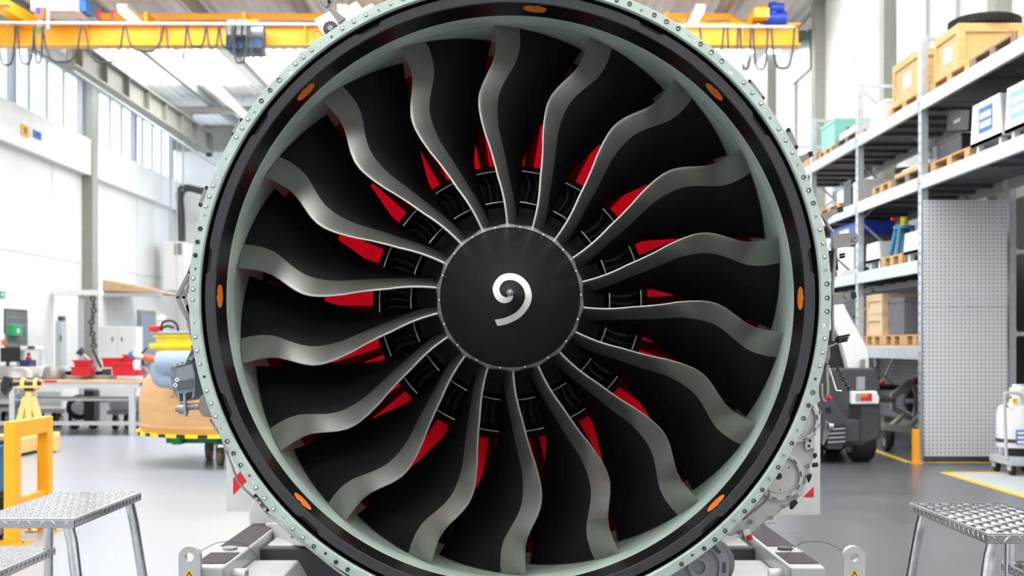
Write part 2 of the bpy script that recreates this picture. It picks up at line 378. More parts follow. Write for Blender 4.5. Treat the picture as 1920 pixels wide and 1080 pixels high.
E = thing('jet_engine', 'large turbofan jet engine with black fan blades and white spiral on its spinner', 'jet engine', (AX, D, AZ-1.1))
def part(mb, name, m, rot=0, **k):
    o = mb.build(name, m, E, local=True, **k); o.location = (0, 0, 1.1); o.rotation_euler = (0, rot, 0); return o
def ecopy(o, rot):
    c = o.copy(); COL.objects.link(c); c.rotation_euler = (0, rot, 0); return c
def loc(x, y, Y):                       # pixel at depth Y -> engine axis coordinates
    p = P(x, y, Y); return np.array((p.x-AX, p.y-D, p.z-AZ))
# ---- blade: leading edge, sheath edge and trailing edge along the span
LEp = [(927.8,48.3),(929.6,77),(929.1,97.4),(925.4,114),(918.9,128.9),(909.6,146.5),(903.1,160.4),(898.5,176.1),(897.2,190.9),(898.5,204.8),(901.9,223.3),(909.6,251.3),(918,274.4),(926.3,302.2),(933.7,330.9),(941.1,355.9),(945.7,376.3),(948.9,396.7),(950.9,417)]
SHp = [(973,53.9),(974.3,71.5),(972.6,93.7),(967,114),(958.7,128.9),(949.4,143.7),(940.2,160.4),(933.7,177),(930.6,193.7),(929.6,214),(931.2,239.5),(935.6,261.5),(941.1,287.4),(946.7,317),(952.2,346.7),(957.8,372.6),(961.5,396.7),(964.3,417)]
RH, RT = .25, .998
def s_of(r): return min(1, max(0, (r-RH)/(RT-RH)))
def yLE(s): return .045+.23*s**1.5
def yTE(s): return .30+.183*s
def trace(pts, yf):
    out = []
    for x, y in pts:
        s = .5
        for _ in range(12):
            q = loc(x, y, D+yf(s)); r = math.hypot(q[0], q[2]); s = s_of(r)
        out.append((r, math.atan2(q[0], q[2])))
    out.sort(); return np.array(out)
tl = trace(LEp, yLE); ts = trace(SHp, lambda s: yLE(s)+.22*(yTE(s)-yLE(s)))
tt = np.array([(.25, 5.2), (.34, 5.2), (.42, 5.0), (.49, 4.7), (.535, 5.2), (.62, 8.0), (.72, 10.6), (.82, 12.6), (.92, 14.5), (1.0, 15.8)])
def th0(r): return np.interp(r, tl[:, 0], tl[:, 1])
def th1(r): return np.interp(r, ts[:, 0], ts[:, 1])
def th2(r): return math.radians(np.interp(r, tt[:, 0], tt[:, 1]))
KC = .22
def gc(c): return c+KC*c*(1-c)
def camber(r, c):
    s = s_of(r); t = th0(r)+(th2(r)-th0(r))*gc(c); y = yLE(s)+(yTE(s)-yLE(s))*c
    return np.array((r*math.sin(t), y, r*math.cos(t)))
def csheath(r):
    g = (th1(r)-th0(r))/(th2(r)-th0(r)); g = min(.8, max(.06, g))
    c = g
    for _ in range(20): c = g-KC*c*(1-c)
    return c
def section(r, c, dt):
    e = .004; p = camber(r, c); tc = camber(r, min(1, c+e))-camber(r, max(0, c-e)); tr = camber(min(RT, r+e), c)-camber(max(RH, r-e), c)
    nn = np.cross(tc, tr); nn /= np.linalg.norm(nn); return p, nn*dt
rs = np.linspace(RH, RT, 44)
def tk(r, c):
    s = s_of(r); tm = .026*(1-s)+.009*s
    return tm*(.30+.70*min(1, c/.3))*(1 if c < .6 else 1-.75*(c-.6)/.4)
def skin(c_list_f, extra, le):
    vs = []; fs = []; n = None
    for r in rs:
        cl = c_list_f(r); ring = []
        a = [section(r, c, tk(r, c)/2+extra) for c in cl]
        up = [p+d for p, d in a]; dn = [p-d for p, d in a]
        if le:                        # rounded nose
            p0, d0 = section(r, 0, tk(r, 0)/2+extra); tv = camber(r, .02)-camber(r, 0); tv /= np.linalg.norm(tv); q = np.linalg.norm(d0)
            nose = [p0+d0*math.cos(a_)-tv*q*math.sin(a_) for a_ in (PI*.25, PI*.5, PI*.75)]
            ring = up[::-1]+nose+dn
        else: ring = up[::-1]+dn
        n = len(ring); vs += ring
    L = len(rs)
    for i in range(L-1):
        for k in range(n): fs.append((i*n+k, i*n+(k+1)%n, (i+1)*n+(k+1)%n, (i+1)*n+k))
    fs += [tuple(range(n)), tuple((L-1)*n+k for k in range(n))]
    return MB().add(vs, fs)
body = skin(lambda r: [csheath(r)*.9+(1-csheath(r)*.9)*u for u in np.linspace(0, 1, 12)], 0, False)
sheath = skin(lambda r: [csheath(r)*u for u in np.linspace(0, 1, 8)], .0006, True)
b0 = part(body, 'fan_blade', 'blade_black', smooth=60)
sh = sheath.build('leading_edge_sheath', 'blade_steel', b0, smooth=50, local=True); sh['label'] = 'satin grey metal leading edge'
for k in range(1, 18):
    b = ecopy(b0, k*PI/9)
    s_ = sh.copy(); COL.objects.link(s_); s_.parent = b
# ---- spinner
def rspin(y): u = max(0, (y+.375)/.375); return .238*u**.9 if u > .02 else .238*.02**.9*math.sqrt(u/.02)
prof = [(-.375+.375*u, rspin(-.375+.375*u)) for u in [0, .003, .008, .014, .02]+list(np.linspace(.03, 1, 30))]
sp = part(MB().lathe([(-.3755, .0001)]+prof[1:]+[(.01, .236)], 96), 'spinner', 'spinner_black', smooth=60)
tip = MB().lathe([(y-.0008, r+.0007) for y, r in [(-.3757, 0)]+[p for p in prof if p[0] < -.355]], 32).build('spinner_tip', 'hub_steel', sp, local=True)
cen = [(530,500),(560,540),(535,580),(470,592),(400,552),(363,460),(380,385),(430,318),(490,288),(565,281),(640,298),(710,345),(765,415),(795,520),(785,610),(740,700),(670,780),(590,832),(480,878),(362,900)]
cen = [(880+x/7.2, 480+y/7.2) for x, y in cen]
def catmull(p, n=8):
    o = []
    for i in range(len(p)-1):
        a, b, c, d = [np.array(p[max(0, min(len(p)-1, j))]) for j in (i-1, i, i+1, i+2)]
        for k in range(n):
            t = k/n; o.append(.5*((2*b)+(-a+c)*t+(2*a-5*b+4*c-d)*t*t+(-a+3*b-3*c+d)*t**3))
    o.append(np.array(p[-1])); return o
cc = catmull(cen)
def on_spin(x, y, lift=.0009):           # where the pixel's ray meets the spinner
    lo, hi = D-.42, D+.05
    def f(Y): q = loc(x, y, Y); return math.hypot(q[0], q[2])-rspin(q[1])
    Y = lo
    while Y < hi and f(Y) > 0: Y += .004
    a, b = Y-.004, Y
    for _ in range(20):
        m_ = (a+b)/2
        if f(m_) > 0: a = m_
        else: b = m_
    q = loc(x, y, a); q[1] -= lift*.75; r = math.hypot(q[0], q[2])+1e-6; q[0] *= 1+lift*.7/r; q[2] *= 1+lift*.7/r
    return q
vs = []; N = len(cc); W = 5
for i, p in enumerate(cc):
    d = cc[min(N-1, i+1)]-cc[max(0, i-1)]; d /= np.linalg.norm(d)+1e-9; nn = np.array((-d[1], d[0])); u = i/(N-1)
    hw = 6.15*min(1, .45+u*3.2)
    for j in range(W):
        v = -1+2*j/(W-1); q = p+nn*hw*v
        if i == N-1: q = q+d*0+np.array((1.5*(-v), 0))
        vs.append(on_spin(*q))
fs = [(i*W+j, i*W+j+1, (i+1)*W+j+1, (i+1)*W+j) for i in range(N-1) for j in range(W-1)]
spm = MB().add(vs, fs).build('spiral_mark', 'spiral_white', sp, local=True, smooth=80); spm['label'] = 'white painted spiral'
# scalloped retaining ring behind the spinner
m = MB(); n = 360; vs = []
for k in range(n):
    a = 2*PI*k/n; u = ((a-math.radians(-2.2))/(PI/9)) % 1; tri = abs(2*u-1); ro = .2485+.0065*tri**1.3
    for r, y in ((.236, .004), (.2395, .0), (.2425, .004), (ro, .014), (ro-.001, .075)): vs.append((r*math.sin(a), y, r*math.cos(a)))
fs = [(k*5+j, ((k+1)%n)*5+j, ((k+1)%n)*5+j+1, k*5+j+1) for k in range(n) for j in range(4)]
rg = part(m.add(vs, fs), 'spinner_ring', 'hub_steel', smooth=50)
bt = MB().lathe([(0, .0001), (0, .003), (.004, .0035)], 8).build('ring_bolt', 'bolt_pale', rg, local=True)
for k in range(18):
    q = bt if k == 0 else bt.copy()
    if k: COL.objects.link(q); q.parent = rg
    a = math.radians(8)+k*PI/9; q.location = (.242*math.sin(a), -.002, .242*math.cos(a))
part(MB().lathe([(.03, .236), (.06, .246), (.30, .318), (.33, .345), (.35, .345)], 90), 'hub', 'core_black')
# ---- core inlet: lips, vanes, splitter
part(MB().lathe([(.333+.003*math.sin(a), .3655+.003*math.cos(a)) for a in np.linspace(0, 2*PI, 9)[:-1]], 120, closed=True), 'inner_lip', 'lip_metal')
part(MB().lathe([(.335, .367), (.42, .378), (.62, .36), (.62, .30)], 90), 'core_inner_wall', 'core_black')
part(MB().lathe([(.382+.003*math.sin(a), .487+.0028*math.cos(a)) for a in np.linspace(0, 2*PI, 9)[:-1]], 120, closed=True), 'splitter_lip', 'lip_metal')
part(MB().lathe([(.384, .487), (.42, .483), (.62, .47), (.62, .36)], 90), 'core_outer_wall', 'core_black')
part(MB().lathe([(.382, .489), (.44, .512), (.52, .528), (.9, .55), (1.45, .56)], 90), 'splitter_fairing', 'core_black')
vs = []; nr, nc = 10, 5
for i in range(nr):
    u = i/(nr-1); r = .374+u*.106; tb = math.radians(1.15*math.sin(PI*u*1.15-.15)+.6*(1-u)-.9*(u>.8)*(u-.8)*3)
    for sgn in (1, -1):
        for j in range(nc):
            c_ = j/(nc-1) if sgn > 0 else 1-j/(nc-1)
            t_ = tb+math.radians(2.6*c_)+sgn*.0012/r*math.sin(PI*min(1, c_*1.2+.1)); y = .41+.06*c_
            vs.append((r*math.sin(t_), y, r*math.cos(t_)))
w_ = nc*2; fs = [(i*w_+k, i*w_+(k+1)%w_, (i+1)*w_+(k+1)%w_, (i+1)*w_+k) for i in range(nr-1) for k in range(w_)]
v0 = part(MB().add(vs, fs), 'inlet_vane', 'vane_grey', smooth=60)
for k in range(1, 92): ecopy(v0, 2*PI*k/92)
# ---- bypass: outlet guide vanes, red blanking cover
vs = []
for r in (.535, .70, .85, 1.0):
    for y, t_ in ((.80, -3.4), (.90, -.6), (1.05, .3), (1.05, .5), (.90, 0), (.80, -3.0)):
        t_ = math.radians(t_); vs.append((r*math.sin(t_), y, r*math.cos(t_)))
og = part(MB().add(vs, [(i*6+k, i*6+(k+1)%6, (i+1)*6+(k+1)%6, (i+1)*6+k) for i in range(3) for k in range(6)]), 'outlet_guide_vane', 'core_black')
for k in range(1, 40): ecopy(og, 2*PI*k/40)
part(MB().lathe([(1.36, .545), (1.32, .7), (1.32, .84)], 90), 'exhaust_cover', 'red_cover')['label'] = 'red blanking cover behind the fan'
part(MB().lathe([(1.32, .84), (1.36, 1.02)], 60), 'cover_rim', 'core_black')
part(MB().lathe([(.62, .31), (.9, .31)], 40), 'core_duct', 'core_black')
part(MB().lathe([(.88, .0001), (.88, .5)], 40), 'core_face', 'core_black')
# ---- fan case
part(MB().lathe([(.19, 1.0085), (.178, 1.0105), (.18, 1.0102), (.20, 1.0085), (.26, 1.0035), (.29, 1.0028), (.30, 1.0045), (.31, 1.0028), (.46, 1.0030), (.465, 1.0055), (.475, 1.0030), (.60, 1.003), (.72, .998)], 200), 'fan_track', 'throat_green', smooth=25)
part(MB().lathe([(.72, .998), (1.42, 1.02)], 120), 'duct_wall', 'core_black')
ln = part(MB().lathe([(.02, 1.008), (.10, 1.0086), (.18, 1.0098), (.19, 1.02)], 200), 'inlet_liner', 'liner_black')
part(MB().lathe([(.012, 1.056), (.03, 1.054), (.05, 1.054), (.05, 1.02), (.05, 1.008)], 160), 'seal_groove', 'core_black')
# charcoal lip with 13 notches
vs = []; n = 0; pat = []
for k in range(13):
    c0 = k*360/13
    for da, nt in ((-13.8, 0), (-9, 0), (-5, 0), (-2.6, 0), (-1.9, 1), (0, 1), (1.9, 1), (2.6, 0), (5, 0), (9, 0)): pat.append((c0+da, nt))
fine = []
for i, (a, nt) in enumerate(pat):
    b, nb = pat[(i+1) % len(pat)]; b = b if b > a else b+360
    st = max(1, int((b-a)/1.2))
    for j in range(st): fine.append((a+(b-a)*j/st, nt+(nb-nt)*j/st))
for a, nt in fine:
    a = math.radians(a); ro = 1.0432-.0125*nt
    for r, y in ((1.0082, .03), (1.0082, .012), (1.0105, .009), (ro-.002, .009), (ro, .012), (ro, .05)): vs.append((r*math.sin(a), y, r*math.cos(a)))
L = len(fine)
part(MB().add(vs, [(k*6+j, ((k+1)%L)*6+j, ((k+1)%L)*6+j+1, k*6+j+1) for k in range(L) for j in range(5)]), 'liner_lip', 'lip_charcoal', smooth=30)
# orange patches on the liner
def patch(deg):
    vs = []; n = 28; c0 = math.radians(deg); ring = [(0, 0)]+[(math.cos(2*PI*k/n), math.sin(2*PI*k/n)) for k in range(n)]
    for u, v in ring:
        a = c0+u*.0405/1.0085; y = .077+v*.046; r = 1.0079+.0004*(y/.1); vs.append((r*math.sin(a), y, r*math.cos(a)))
    return MB().add(vs, [(0, 1+k, 1+(k+1)%n) for k in range(n)]).build('sensor_patch', 'patch_orange', ln, local=True)
for d in (4.9, 44.7, 90, 134.9, 180, 225.6, 270.4, 315.3): patch(d)['label'] = 'orange oval patch on the black liner'
# flange with real holes
fast = dict(B=[(756,-1.4),(732.2,6.9),(686.1,28.3),(663.5,40.6),(641.7,53.5),(584.4,94),(569,107),(554,120),(464.5,223.6),(453.8,240.1),(443,257.4),(399.3,348.7),(392.4,368),(386.4,386.7),(362.2,522),(361.7,542.3),(361.2,562),(365.6,632),(369.5,657.4),(374.2,682.5),(387.4,732.3),(395.4,756.4),(404.5,780.5),(480,914.3),(496,934.5),(512.8,954),(549,990.8),(568,1008),(1394.2,155),(1411,174.2),(1427.2,194.2),(1460.3,241.4),(1473.6,263.3),(1485.8,285.8),(1537.7,430.4),(1543.2,455.7),(1546.3,481.4),(1546.7,635),(1542.4,660.7),(1537.3,686)],
 O=[(523.6,150.1),(506.3,169),(490.2,189),(426,827.4),(438,849.8),(451,871.8),(588.3,1024),(630,1054),(652,1068),(1156.6,0),(1180.5,7.1),(1227,28.4),(1249.4,40.6),(1271.7,53.4),(1313.6,82.5),(1334,98),(1353.3,114.6),(1506.7,332.5),(1516.4,356.7),(1524.7,380.8),(1550.6,532.3),(1551,558.4),(1551,584),(1524,735.7),(1516,760.2),(1506.4,784.3),(1484.7,831),(1459,876),(1429.3,918.2),(1413,938.7),(1396,958.2),(1359.5,995),(1340.3,1011.8),(1320.2,1028.2),(1277.8,1057.7)],
 h=[(710.3,19.9),(621.7,69.6),(543.8,134.7),(477.4,211.4),(425,298),(384.9,404.9),(367.1,504.9),(366.4,606.6),(383,706.6),(416.9,803.2),(467.8,892),(532.7,971),(610.3,1038),(1202.7,19.7),(1291.4,69.7),(1370.2,134),(1443.6,222),(1494.4,310.3),(1529.2,406.7),(1546.7,507.4),(1546.7,609.3),(1528.8,710.8),(1493.6,806.8),(1298,1041.3)],
 D=[(375.6,428.7),(370.4,453.6),(366.4,478.7)], s=[(612.9,75),(598.3,85.7),(432.2,281),(408,332.2),(1279.2,60.5),(1302.4,76.5),(1434.2,206.7),(1490,297.5),(1546,491.5),(1549.5,546),(475,905),(1385.5,966.5)],
 p=[(1469.6,852.4),(1442.4,896),(1376.3,975)])
FO, FI = 1.0952, 1.062
fl = MB().lathe([(0, FI), (.0, FI+.001), (0, FO-.0015), (.0015, FO), (.012, FO), (.012, FI)], 240, closed=True).build('front_flange', 'flange_green', E, local=True)
cut = MB()
for ty, rr in (('O', .0045), ('h', .0056)):
    for x, y in fast[ty]:
        q = loc(x, y, D); cut.cyl((q[0], -.02, q[2]), (q[0], .03, q[2]), rr, 14)
cu = cut.build('cutter', 'core_black', E, local=True, smooth=0); bpy.context.view_layer.update()
bo = fl.modifiers.new('holes', 'BOOLEAN'); bo.object = cu; bo.operation = 'DIFFERENCE'; bo.solver = 'EXACT'
dg = bpy.context.evaluated_depsgraph_get(); me = bpy.data.meshes.new_from_object(fl.evaluated_get(dg))
fl.modifiers.clear(); fl.data = me; bpy.data.objects.remove(cu); me.polygons.foreach_set('use_smooth', [False]*len(me.polygons))
me.materials.clear(); me.materials.append(MATS['flange_green']); me.polygons.foreach_set('material_index', [0]*len(me.polygons))
fl.location = (0, 0, 1.1)
part(MB().lathe([(.0, FI), (.003, FI-.003), (.012, FI-.0055), (.05, FI-.007), (.05, FI-.012)], 200), 'flange_roll', 'flange_green')
part(MB().lathe([(.012, 1.066), (.06, 1.060), (.35, 1.045), (.40, 1.07), (.42, 1.07), (.46, 1.045), (.9, 1.06), (1.4, 1.05), (1.42, 1.02)], 120), 'case_shell', 'case_grey')
def proto(kind):
    m = MB()
    if kind == 'B':
        m.lathe([(0, .0071), (-.0012, .0071), (-.0012, .0055)], 16); m.cur = 1; m.lathe([(0, .0053), (-.002, .0053), (-.003, .004), (-.0032, .0001)], 16)
        return m.build('flange_bolt', ['bolt_dark', 'bolt_pale'], fl, local=True)
    if kind == 'O':
        m.lathe([(0, .0078), (-.0022, .0078), (-.0026, .0072), (-.0026, .0052), (.006, .0044)], 16); return m.build('flange_bushing', 'bolt_dark', fl, local=True)
    if kind == 'D':
        m.lathe([(0, .0082), (-.002, .0082), (-.003, .007), (-.003, .0001)], 18); return m.build('flange_plug', 'lip_charcoal', fl, local=True)
    if kind == 's':
        m.lathe([(0, .003), (-.0008, .003), (-.0008, .0001)], 10); return m.build('flange_rivet', 'bolt_pale', fl, local=True)
    m.lathe([(0, .0045), (-.012, .0045), (-.0125, .0001)], 12); return m.build('flange_pin', 'steel_dull', fl, local=True)
for ty in 'BODsp':
    pr = None
    for x, y in fast[ty]:
        q = loc(x, y, D)
        if pr is None: o = pr = proto(ty)
        else: o = pr.copy(); COL.objects.link(o); o.parent = fl
        o.location = (q[0], 0, q[2])
# ---- things bolted to the outside of the case
def outer(mb, name, m, **k): return mb.build(name, m, E, **k)
for (x0, y0), (x1, y1) in (((376,390),(392,348)), ((437,258),(458,222)), ((562,108),(592,88)), ((1400,150),(1432,190)), ((1474,240),(1493,282)), ((478,924),(505,960))):
    a, b = P(x0, y0, D+.06), P(x1, y1, D+.06); d = (b-a).normalized(); c0 = Vector((AX, D+.06, AZ)); nrm = ((a+b)/2-c0); nrm.y = 0; nrm.normalize()
    m = MB().prism([a-nrm*.02, a+nrm*.014+d*.012, b+nrm*.014-d*.012, b-nrm*.02], (0, .09, 0)); outer(m, 'mount_pad', 'bracket_ti', bevel=.004)
    for q in (a+d*.01, b-d*.01): outer(MB().cyl(q+nrm*.004+Vector((0, -.004, 0)), q+nrm*.004+Vector((0, .02, 0)), .007, 10), 'pad_bolt', 'bolt_dark')
# lattice bracket, left
def lattice():
    Y = D+.05
    for poly in ([(372,462),(358,492),(351,510),(361,517),(368,500),(376,478)], [(351,510),(335,543),(329,557),(334,560),(344,540),(360,508)], [(329,557),(332,566),(342,588),(349,600),(354,596),(345,578),(336,555)],
                 [(349,596),(351,612),(362,650),(366,668),(369,655),(358,618),(353,598)], [(344,540),(340,552),(348,575),(354,598),(358,595),(352,572),(346,554)], [(360,508),(351,530),(344,552),(348,556),(354,536),(363,514)],
                 [(348,575),(362,607),(364,600),(351,570)], [(336,553),(347,556),(347,560),(336,559)]):
        outer(MB().pprism(poly, Y, .012), 'lattice_bracket', 'bracket_ti')
lattice()
# grey electronic unit, left
U = outer(MB().pprism([(330,690),(361,683),(366,700),(366,742),(360,751),(335,754),(330,742)], D+.05, .16), 'electronic_unit', 'unit_grey', bevel=.004)
MB().pprism([(331,716),(361,710),(362,728),(332,732)], D+.045, .01).build('unit_band', 'unit_dark', U)
MB().pprism([(318,690),(331,684),(333,744),(326,738),(320,712)], D+.06, .14).build('unit_lid', 'unit_grey', U, bevel=.003)
for x, y in ((322,688),(333,684),(342,681),(319,706),(320,728),(323,744)): MB().cyl(P(x, y, D+.04), P(x, y, D+.07), .0055, 8).build('unit_bolt', 'steel_dull', U)
for x, y, q in ((331, 712, 'plain_white'), (328, 722, 'plain_white')): MB().lathe([(0, .004), (-.001, .004), (-.001, .007), (0, .007)], 14, c=P(x+1, y, D+.044)).build('unit_mark', q, U)
MB().pprism([(336,738),(345,737),(346,750),(338,752)], D+.046, .02).build('unit_window', 'black_paint', U); MB().pprism([(350,736),(360,734),(358,748),(350,750)], D+.046, .02).build('unit_window', 'black_paint', U)
outer(MB().pprism([(343,738),(347,738),(349,781),(344,781)], D+.035, .02), 'actuator_clevis', 'unit_grey')
outer(MB().cyl(P(336, 766, D+.06), P(352, 766, D+.06), .019, 16), 'actuator_nut', 'steel_dull', smooth=40); outer(MB().cyl(P(330, 766, D+.06), P(337, 766, D+.06), .012, 12), 'actuator_end', 'steel_dull')
outer(MB().cyl(P(352, 763, D+.06), P(374, 762, D+.06), .0115, 16), 'actuator_rod', 'bracket_ti')
outer(MB().pprism([(374,745),(384,738),(400,778),(404,784),(380,781),(372,770)], D+.04, .06), 'actuator_foot', 'bracket_ti', bevel=.003)
outer(MB().pprism([(346,684),(353,668),(361,652),(366,672),(368,690),(366,700)], D+.06, .02), 'unit_bracket', 'unit_dark')
for x, y in ((361,650),(358,672),(364,668)): outer(MB().cyl(P(x, y, D+.03), P(x, y, D+.06), .007, 8), 'bracket_bolt', 'steel_dull')
# drain tube round the lower left, on clips
def ringpt(deg, r, y): a = math.radians(deg); return Vector((AX+r*math.sin(a), D+y, AZ+r*math.cos(a)))
pts = [P(393,786,D+.05), P(404,802,D+.05), P(415,818,D+.04), P(422,838,D+.03), P(436,876,D+.02), P(448,905,D+.02), P(470,928,D+.02), P(484,940,D+.04), P(500,962,D+.02), P(525,982,D+.0), P(545,1000,D-.01), P(580,1028,D-.01), P(640,1075,D-.01), P(700,1112,D-.01)]
outer(MB().tube(catmull(pts, 4), .0042, 8), 'drain_tube', 'steel_dull')
for x, y in ((424,842),(404,803),(486,943),(496,955),(548,1006),(480,936)): outer(MB().cyl(P(x, y, D-.005), P(x, y, D+.05), .007, 8), 'tube_clip', 'steel_dull')
# top left: ignition box, hook bracket, connector
outer(MB().pprism([(588,36),(618,20),(640,44),(610,66),(603,62)], D+.10, .12), 'ignition_box', 'plain_white', bevel=.004)
outer(MB().pprism([(639,18),(668,1),(678,14),(648,34)], D+.10, .12), 'ignition_box', 'plain_white', bevel=.004)
outer(MB().pprism([(620,48),(696,6),(702,10),(628,56)], D+.07, .05), 'mount_rail', 'plain_white')
outer(MB().pprism([(612,13),(620,12),(648,34),(636,44)], D+.06, .012), 'lifting_bracket', 'bracket_ti', bevel=.002)
outer(MB().pprism([(598,1),(602,-6),(618,-14),(626,-4),(624,4),(611,15)], D+.055, .02), 'lifting_bracket', 'bracket_ti', bevel=.003)
outer(MB().cyl(P(617,3,D+.045), P(617,3,D+.06), .006, 10), 'bracket_bolt', 'black_paint')
cn = outer(MB().lathe([(0, .010), (-.01, .010), (-.012, .008), (-.012, .0001)], 20, c=P(620,54,D+.06)), 'ring_connector', 'steel_dull')
MB().lathe([(.01, .0255), (-.004, .0255), (-.004, .0215), (.0, .0215), (.0, .013), (-.006, .013), (-.006, .010)], 28, c=P(620,54,D+.06)).build('connector_shell', 'dark_grey', cn)
for k in range(14):
    a = 2*PI*k/14; q = P(620,54,D+.06); MB().bar(q+Vector((.013*math.sin(a), -.003, .013*math.cos(a))), q+Vector((.022*math.sin(a), -.003, .022*math.cos(a))), .0022, .004, (0, 1, 0)).build('connector_fin', 'machine_grey', cn)
outer(MB().pprism([(584,76),(589,72),(592,78),(588,84),(584,82)], D+.05, .02), 'harness_plug', 'teal')
for q in (0, 4): outer(MB().tube(catmull([P(588+q,74,D+.06), P(587+q,62,D+.06), P(594+q,58,D+.06), P(600+q,68,D+.06)], 4), .0012, 6), 'harness_wire', 'orange_plastic')
# right side: bracket arms, tubes, clips
outer(MB().pprism([(1560,440),(1603,436),(1609,442),(1610,450),(1605,458),(1563,467)], D+.05, .008), 'bracket_arm', 'bracket_ti')['label'] = 'flat titanium bracket arm with round end'
outer(MB().lathe([(0, .010), (-.004, .010), (-.004, .005), (0, .005)], 18, c=P(1602,447,D+.048)), 'arm_bushing', 'steel_dull')
outer(MB().pprism([(1562,553),(1588,549),(1602,547),(1606,558),(1594,562),(1562,572)], D+.06, .008), 'bracket_arm', 'bracket_ti')
outer(MB().cyl(P(1588,555,D+.05), P(1588,555,D+.06), .007, 8), 'arm_bolt', 'steel_dull'); outer(MB().pprism([(1596,548),(1604,547),(1607,557),(1599,562)], D+.055, .004), 'arm_clip', 'bolt_dark')
outer(MB().pprism([(1540,402),(1562,392),(1580,387),(1582,396),(1562,404),(1548,416)], D+.05, .01), 'bracket_arm', 'steel_dull'); outer(MB().pprism([(1570,389),(1580,387),(1581,396),(1574,398)], D+.045, .006), 'arm_clip', 'bolt_dark')
outer(MB().pprism([(1495,294),(1508,290),(1520,283),(1524,292),(1512,300),(1500,309)], D+.06, .01), 'bracket_arm', 'bracket_ti'); outer(MB().pprism([(1516,285),(1523,283),(1525,292),(1519,294)], D+.055, .006), 'arm_clip', 'bolt_dark')
for pts, r in (([(1543,404),(1553,425),(1562,436)], .007), ([(1566,466),(1564,500),(1561,540),(1561,590),(1562,640)], .006), ([(1549,700),(1551,735),(1548,752),(1541,745),(1540,720)], .008)):
    outer(MB().tube(catmull([P(x, y, D+.07) for x, y in pts], 5), r, 10), 'oil_tube', 'steel_dull', smooth=60)
outer(MB().cyl(P(1550,684,D+.07), P(1550,706,D+.07), .0095, 12), 'tube_braid', 'steel_dull'); outer(MB().cyl(P(1558,749,D+.06), P(1552,744,D+.06), .009, 12), 'tube_cap', 'red_plastic')
for x0, y0, rows, cols in ((1574, 632, 3, 4), (1570, 690, 2, 5), (1575, 478, 2, 2)):
    for i in range(cols):
        for j in range(rows):
            x, y = x0+i*5-(j*2 if rows == 3 else 0), y0+j*5+(i*9 if x0 == 1570 else -i)
            outer(MB().cyl(P(x, y, D+.06), P(x+3, y-1, D+.065), .0042, 8), 'clip_nut', 'bolt_dark')
outer(MB().bar(P(1555,650,D+.065), P(1588,635,D+.065), .006, .006), 'clip_strip', 'steel_dull'); outer(MB().tube([P(1555,690,D+.065), P(1568,732,D+.065), P(1578,733,D+.065)], .003, 8), 'clip_strip', 'plain_white')
outer(MB().pprism([(1560,640),(1572,628),(1575,642),(1558,652)], D+.07, .01), 'clip_plate', 'bolt_dark')
outer(MB().pprism([(1556,470),(1568,470),(1572,505),(1560,510)], D+.08, .02), 'clip_plate', 'bolt_dark')
outer(MB().pprism([(1547,645),(1556,648),(1558,668),(1552,684),(1545,680)], D+.05, .05), 'mount_pad', 'bracket_ti', bevel=.004)
outer(MB().pprism([(1548,786),(1556,792),(1560,800),(1545,834),(1541,833)], D+.08, .008), 'bracket_arm', 'bracket_ti'); outer(MB().cyl(P(1553,800,D+.06), P(1562,800,D+.06), .012, 12), 'arm_clip', 'steel_dull')
outer(MB().pprism([(1550,764),(1555,760),(1560,770),(1558,776),(1552,776)], D+.06, .02), 'arm_clip', 'bolt_dark')
# accessory gearbox, lower right
_arc = [(956.8+549*math.sin(math.radians(a)), 563.8-549*math.cos(math.radians(a))) for a in np.linspace(140, 106, 12)]
G = outer(MB().pprism(_arc+[(1530,716),(1541,730),(1540,752),(1532,758),(1540,775),(1537,800),(1528,815),(1530,838),(1526,862),(1518,875),(1520,893),(1510,905),(1508,925),(1496,935),(1490,946),(1470,952),(1448,972),(1432,980),(1420,997),(1400,1002),(1388,1000),(1370,1006)], D+.32, .16), 'accessory_gearbox', 'cast_alu', bevel=.006); G['label'] = 'pale cast gearbox with round pads'
def disc(px, py, rpx, m='cast_alu'):
    Y = D+.32; s = Y/F; c0 = P(px, py, Y); r = rpx*s
    o = MB().lathe([(0, r), (-.02, r), (-.024, r*.96), (-.024, r*.84), (-.008, r*.82), (-.008, r*.70), (-.014, r*.68), (-.014, r*.12), (-.0, r*.10)], 48, c=c0).build('drive_pad', m, G)
    for k in range(10):
        a = 2*PI*k/10+.2; MB().bar(c0+Vector((r*.9*math.sin(a-.12), -.025, r*.9*math.cos(a-.12))), c0+Vector((r*.9*math.sin(a+.12), -.025, r*.9*math.cos(a+.12))), r*.045, .004, (0, 1, 0)).build('pad_slot', 'dark_grey', o)
    for k in range(3):
        a = 2*PI*k/3+.9; q = c0+Vector((r*.55*math.sin(a), -.015, r*.55*math.cos(a))); MB().cyl(q, q+Vector((0, -.002, 0)), r*.03, 10).build('pad_hole', 'black_paint', o)
    MB().cyl(c0+Vector((0, -.0155, 0)), c0+Vector((0, -.012, 0)), r*.14, 18).build('pad_bore', 'black_paint', o)
disc(1458, 892, 46); disc(1490, 786, 44)
for x, y in ((1537,773),(1534,797),(1526,813),(1523,843),(1516,874),(1508,904),(1494,930),(1470,950),(1446,971),(1424,992),(1386,999),(1408,979),(1480,858)):
    MB().cyl(P(x, y, D+.3), P(x, y, D+.325), .0075, 10).build('case_bolt', 'bracket_ti', G)
MB().pprism([(1511,826),(1520,820),(1525,826),(1522,841),(1513,846),(1509,838)], D+.30, .02).build('cover_plate', 'cast_alu', G, bevel=.002)
for x, y in ((1519,826),(1517,836)): MB().cyl(P(x, y, D+.296), P(x, y, D+.3), .005, 10).build('plate_hole', 'black_paint', G)
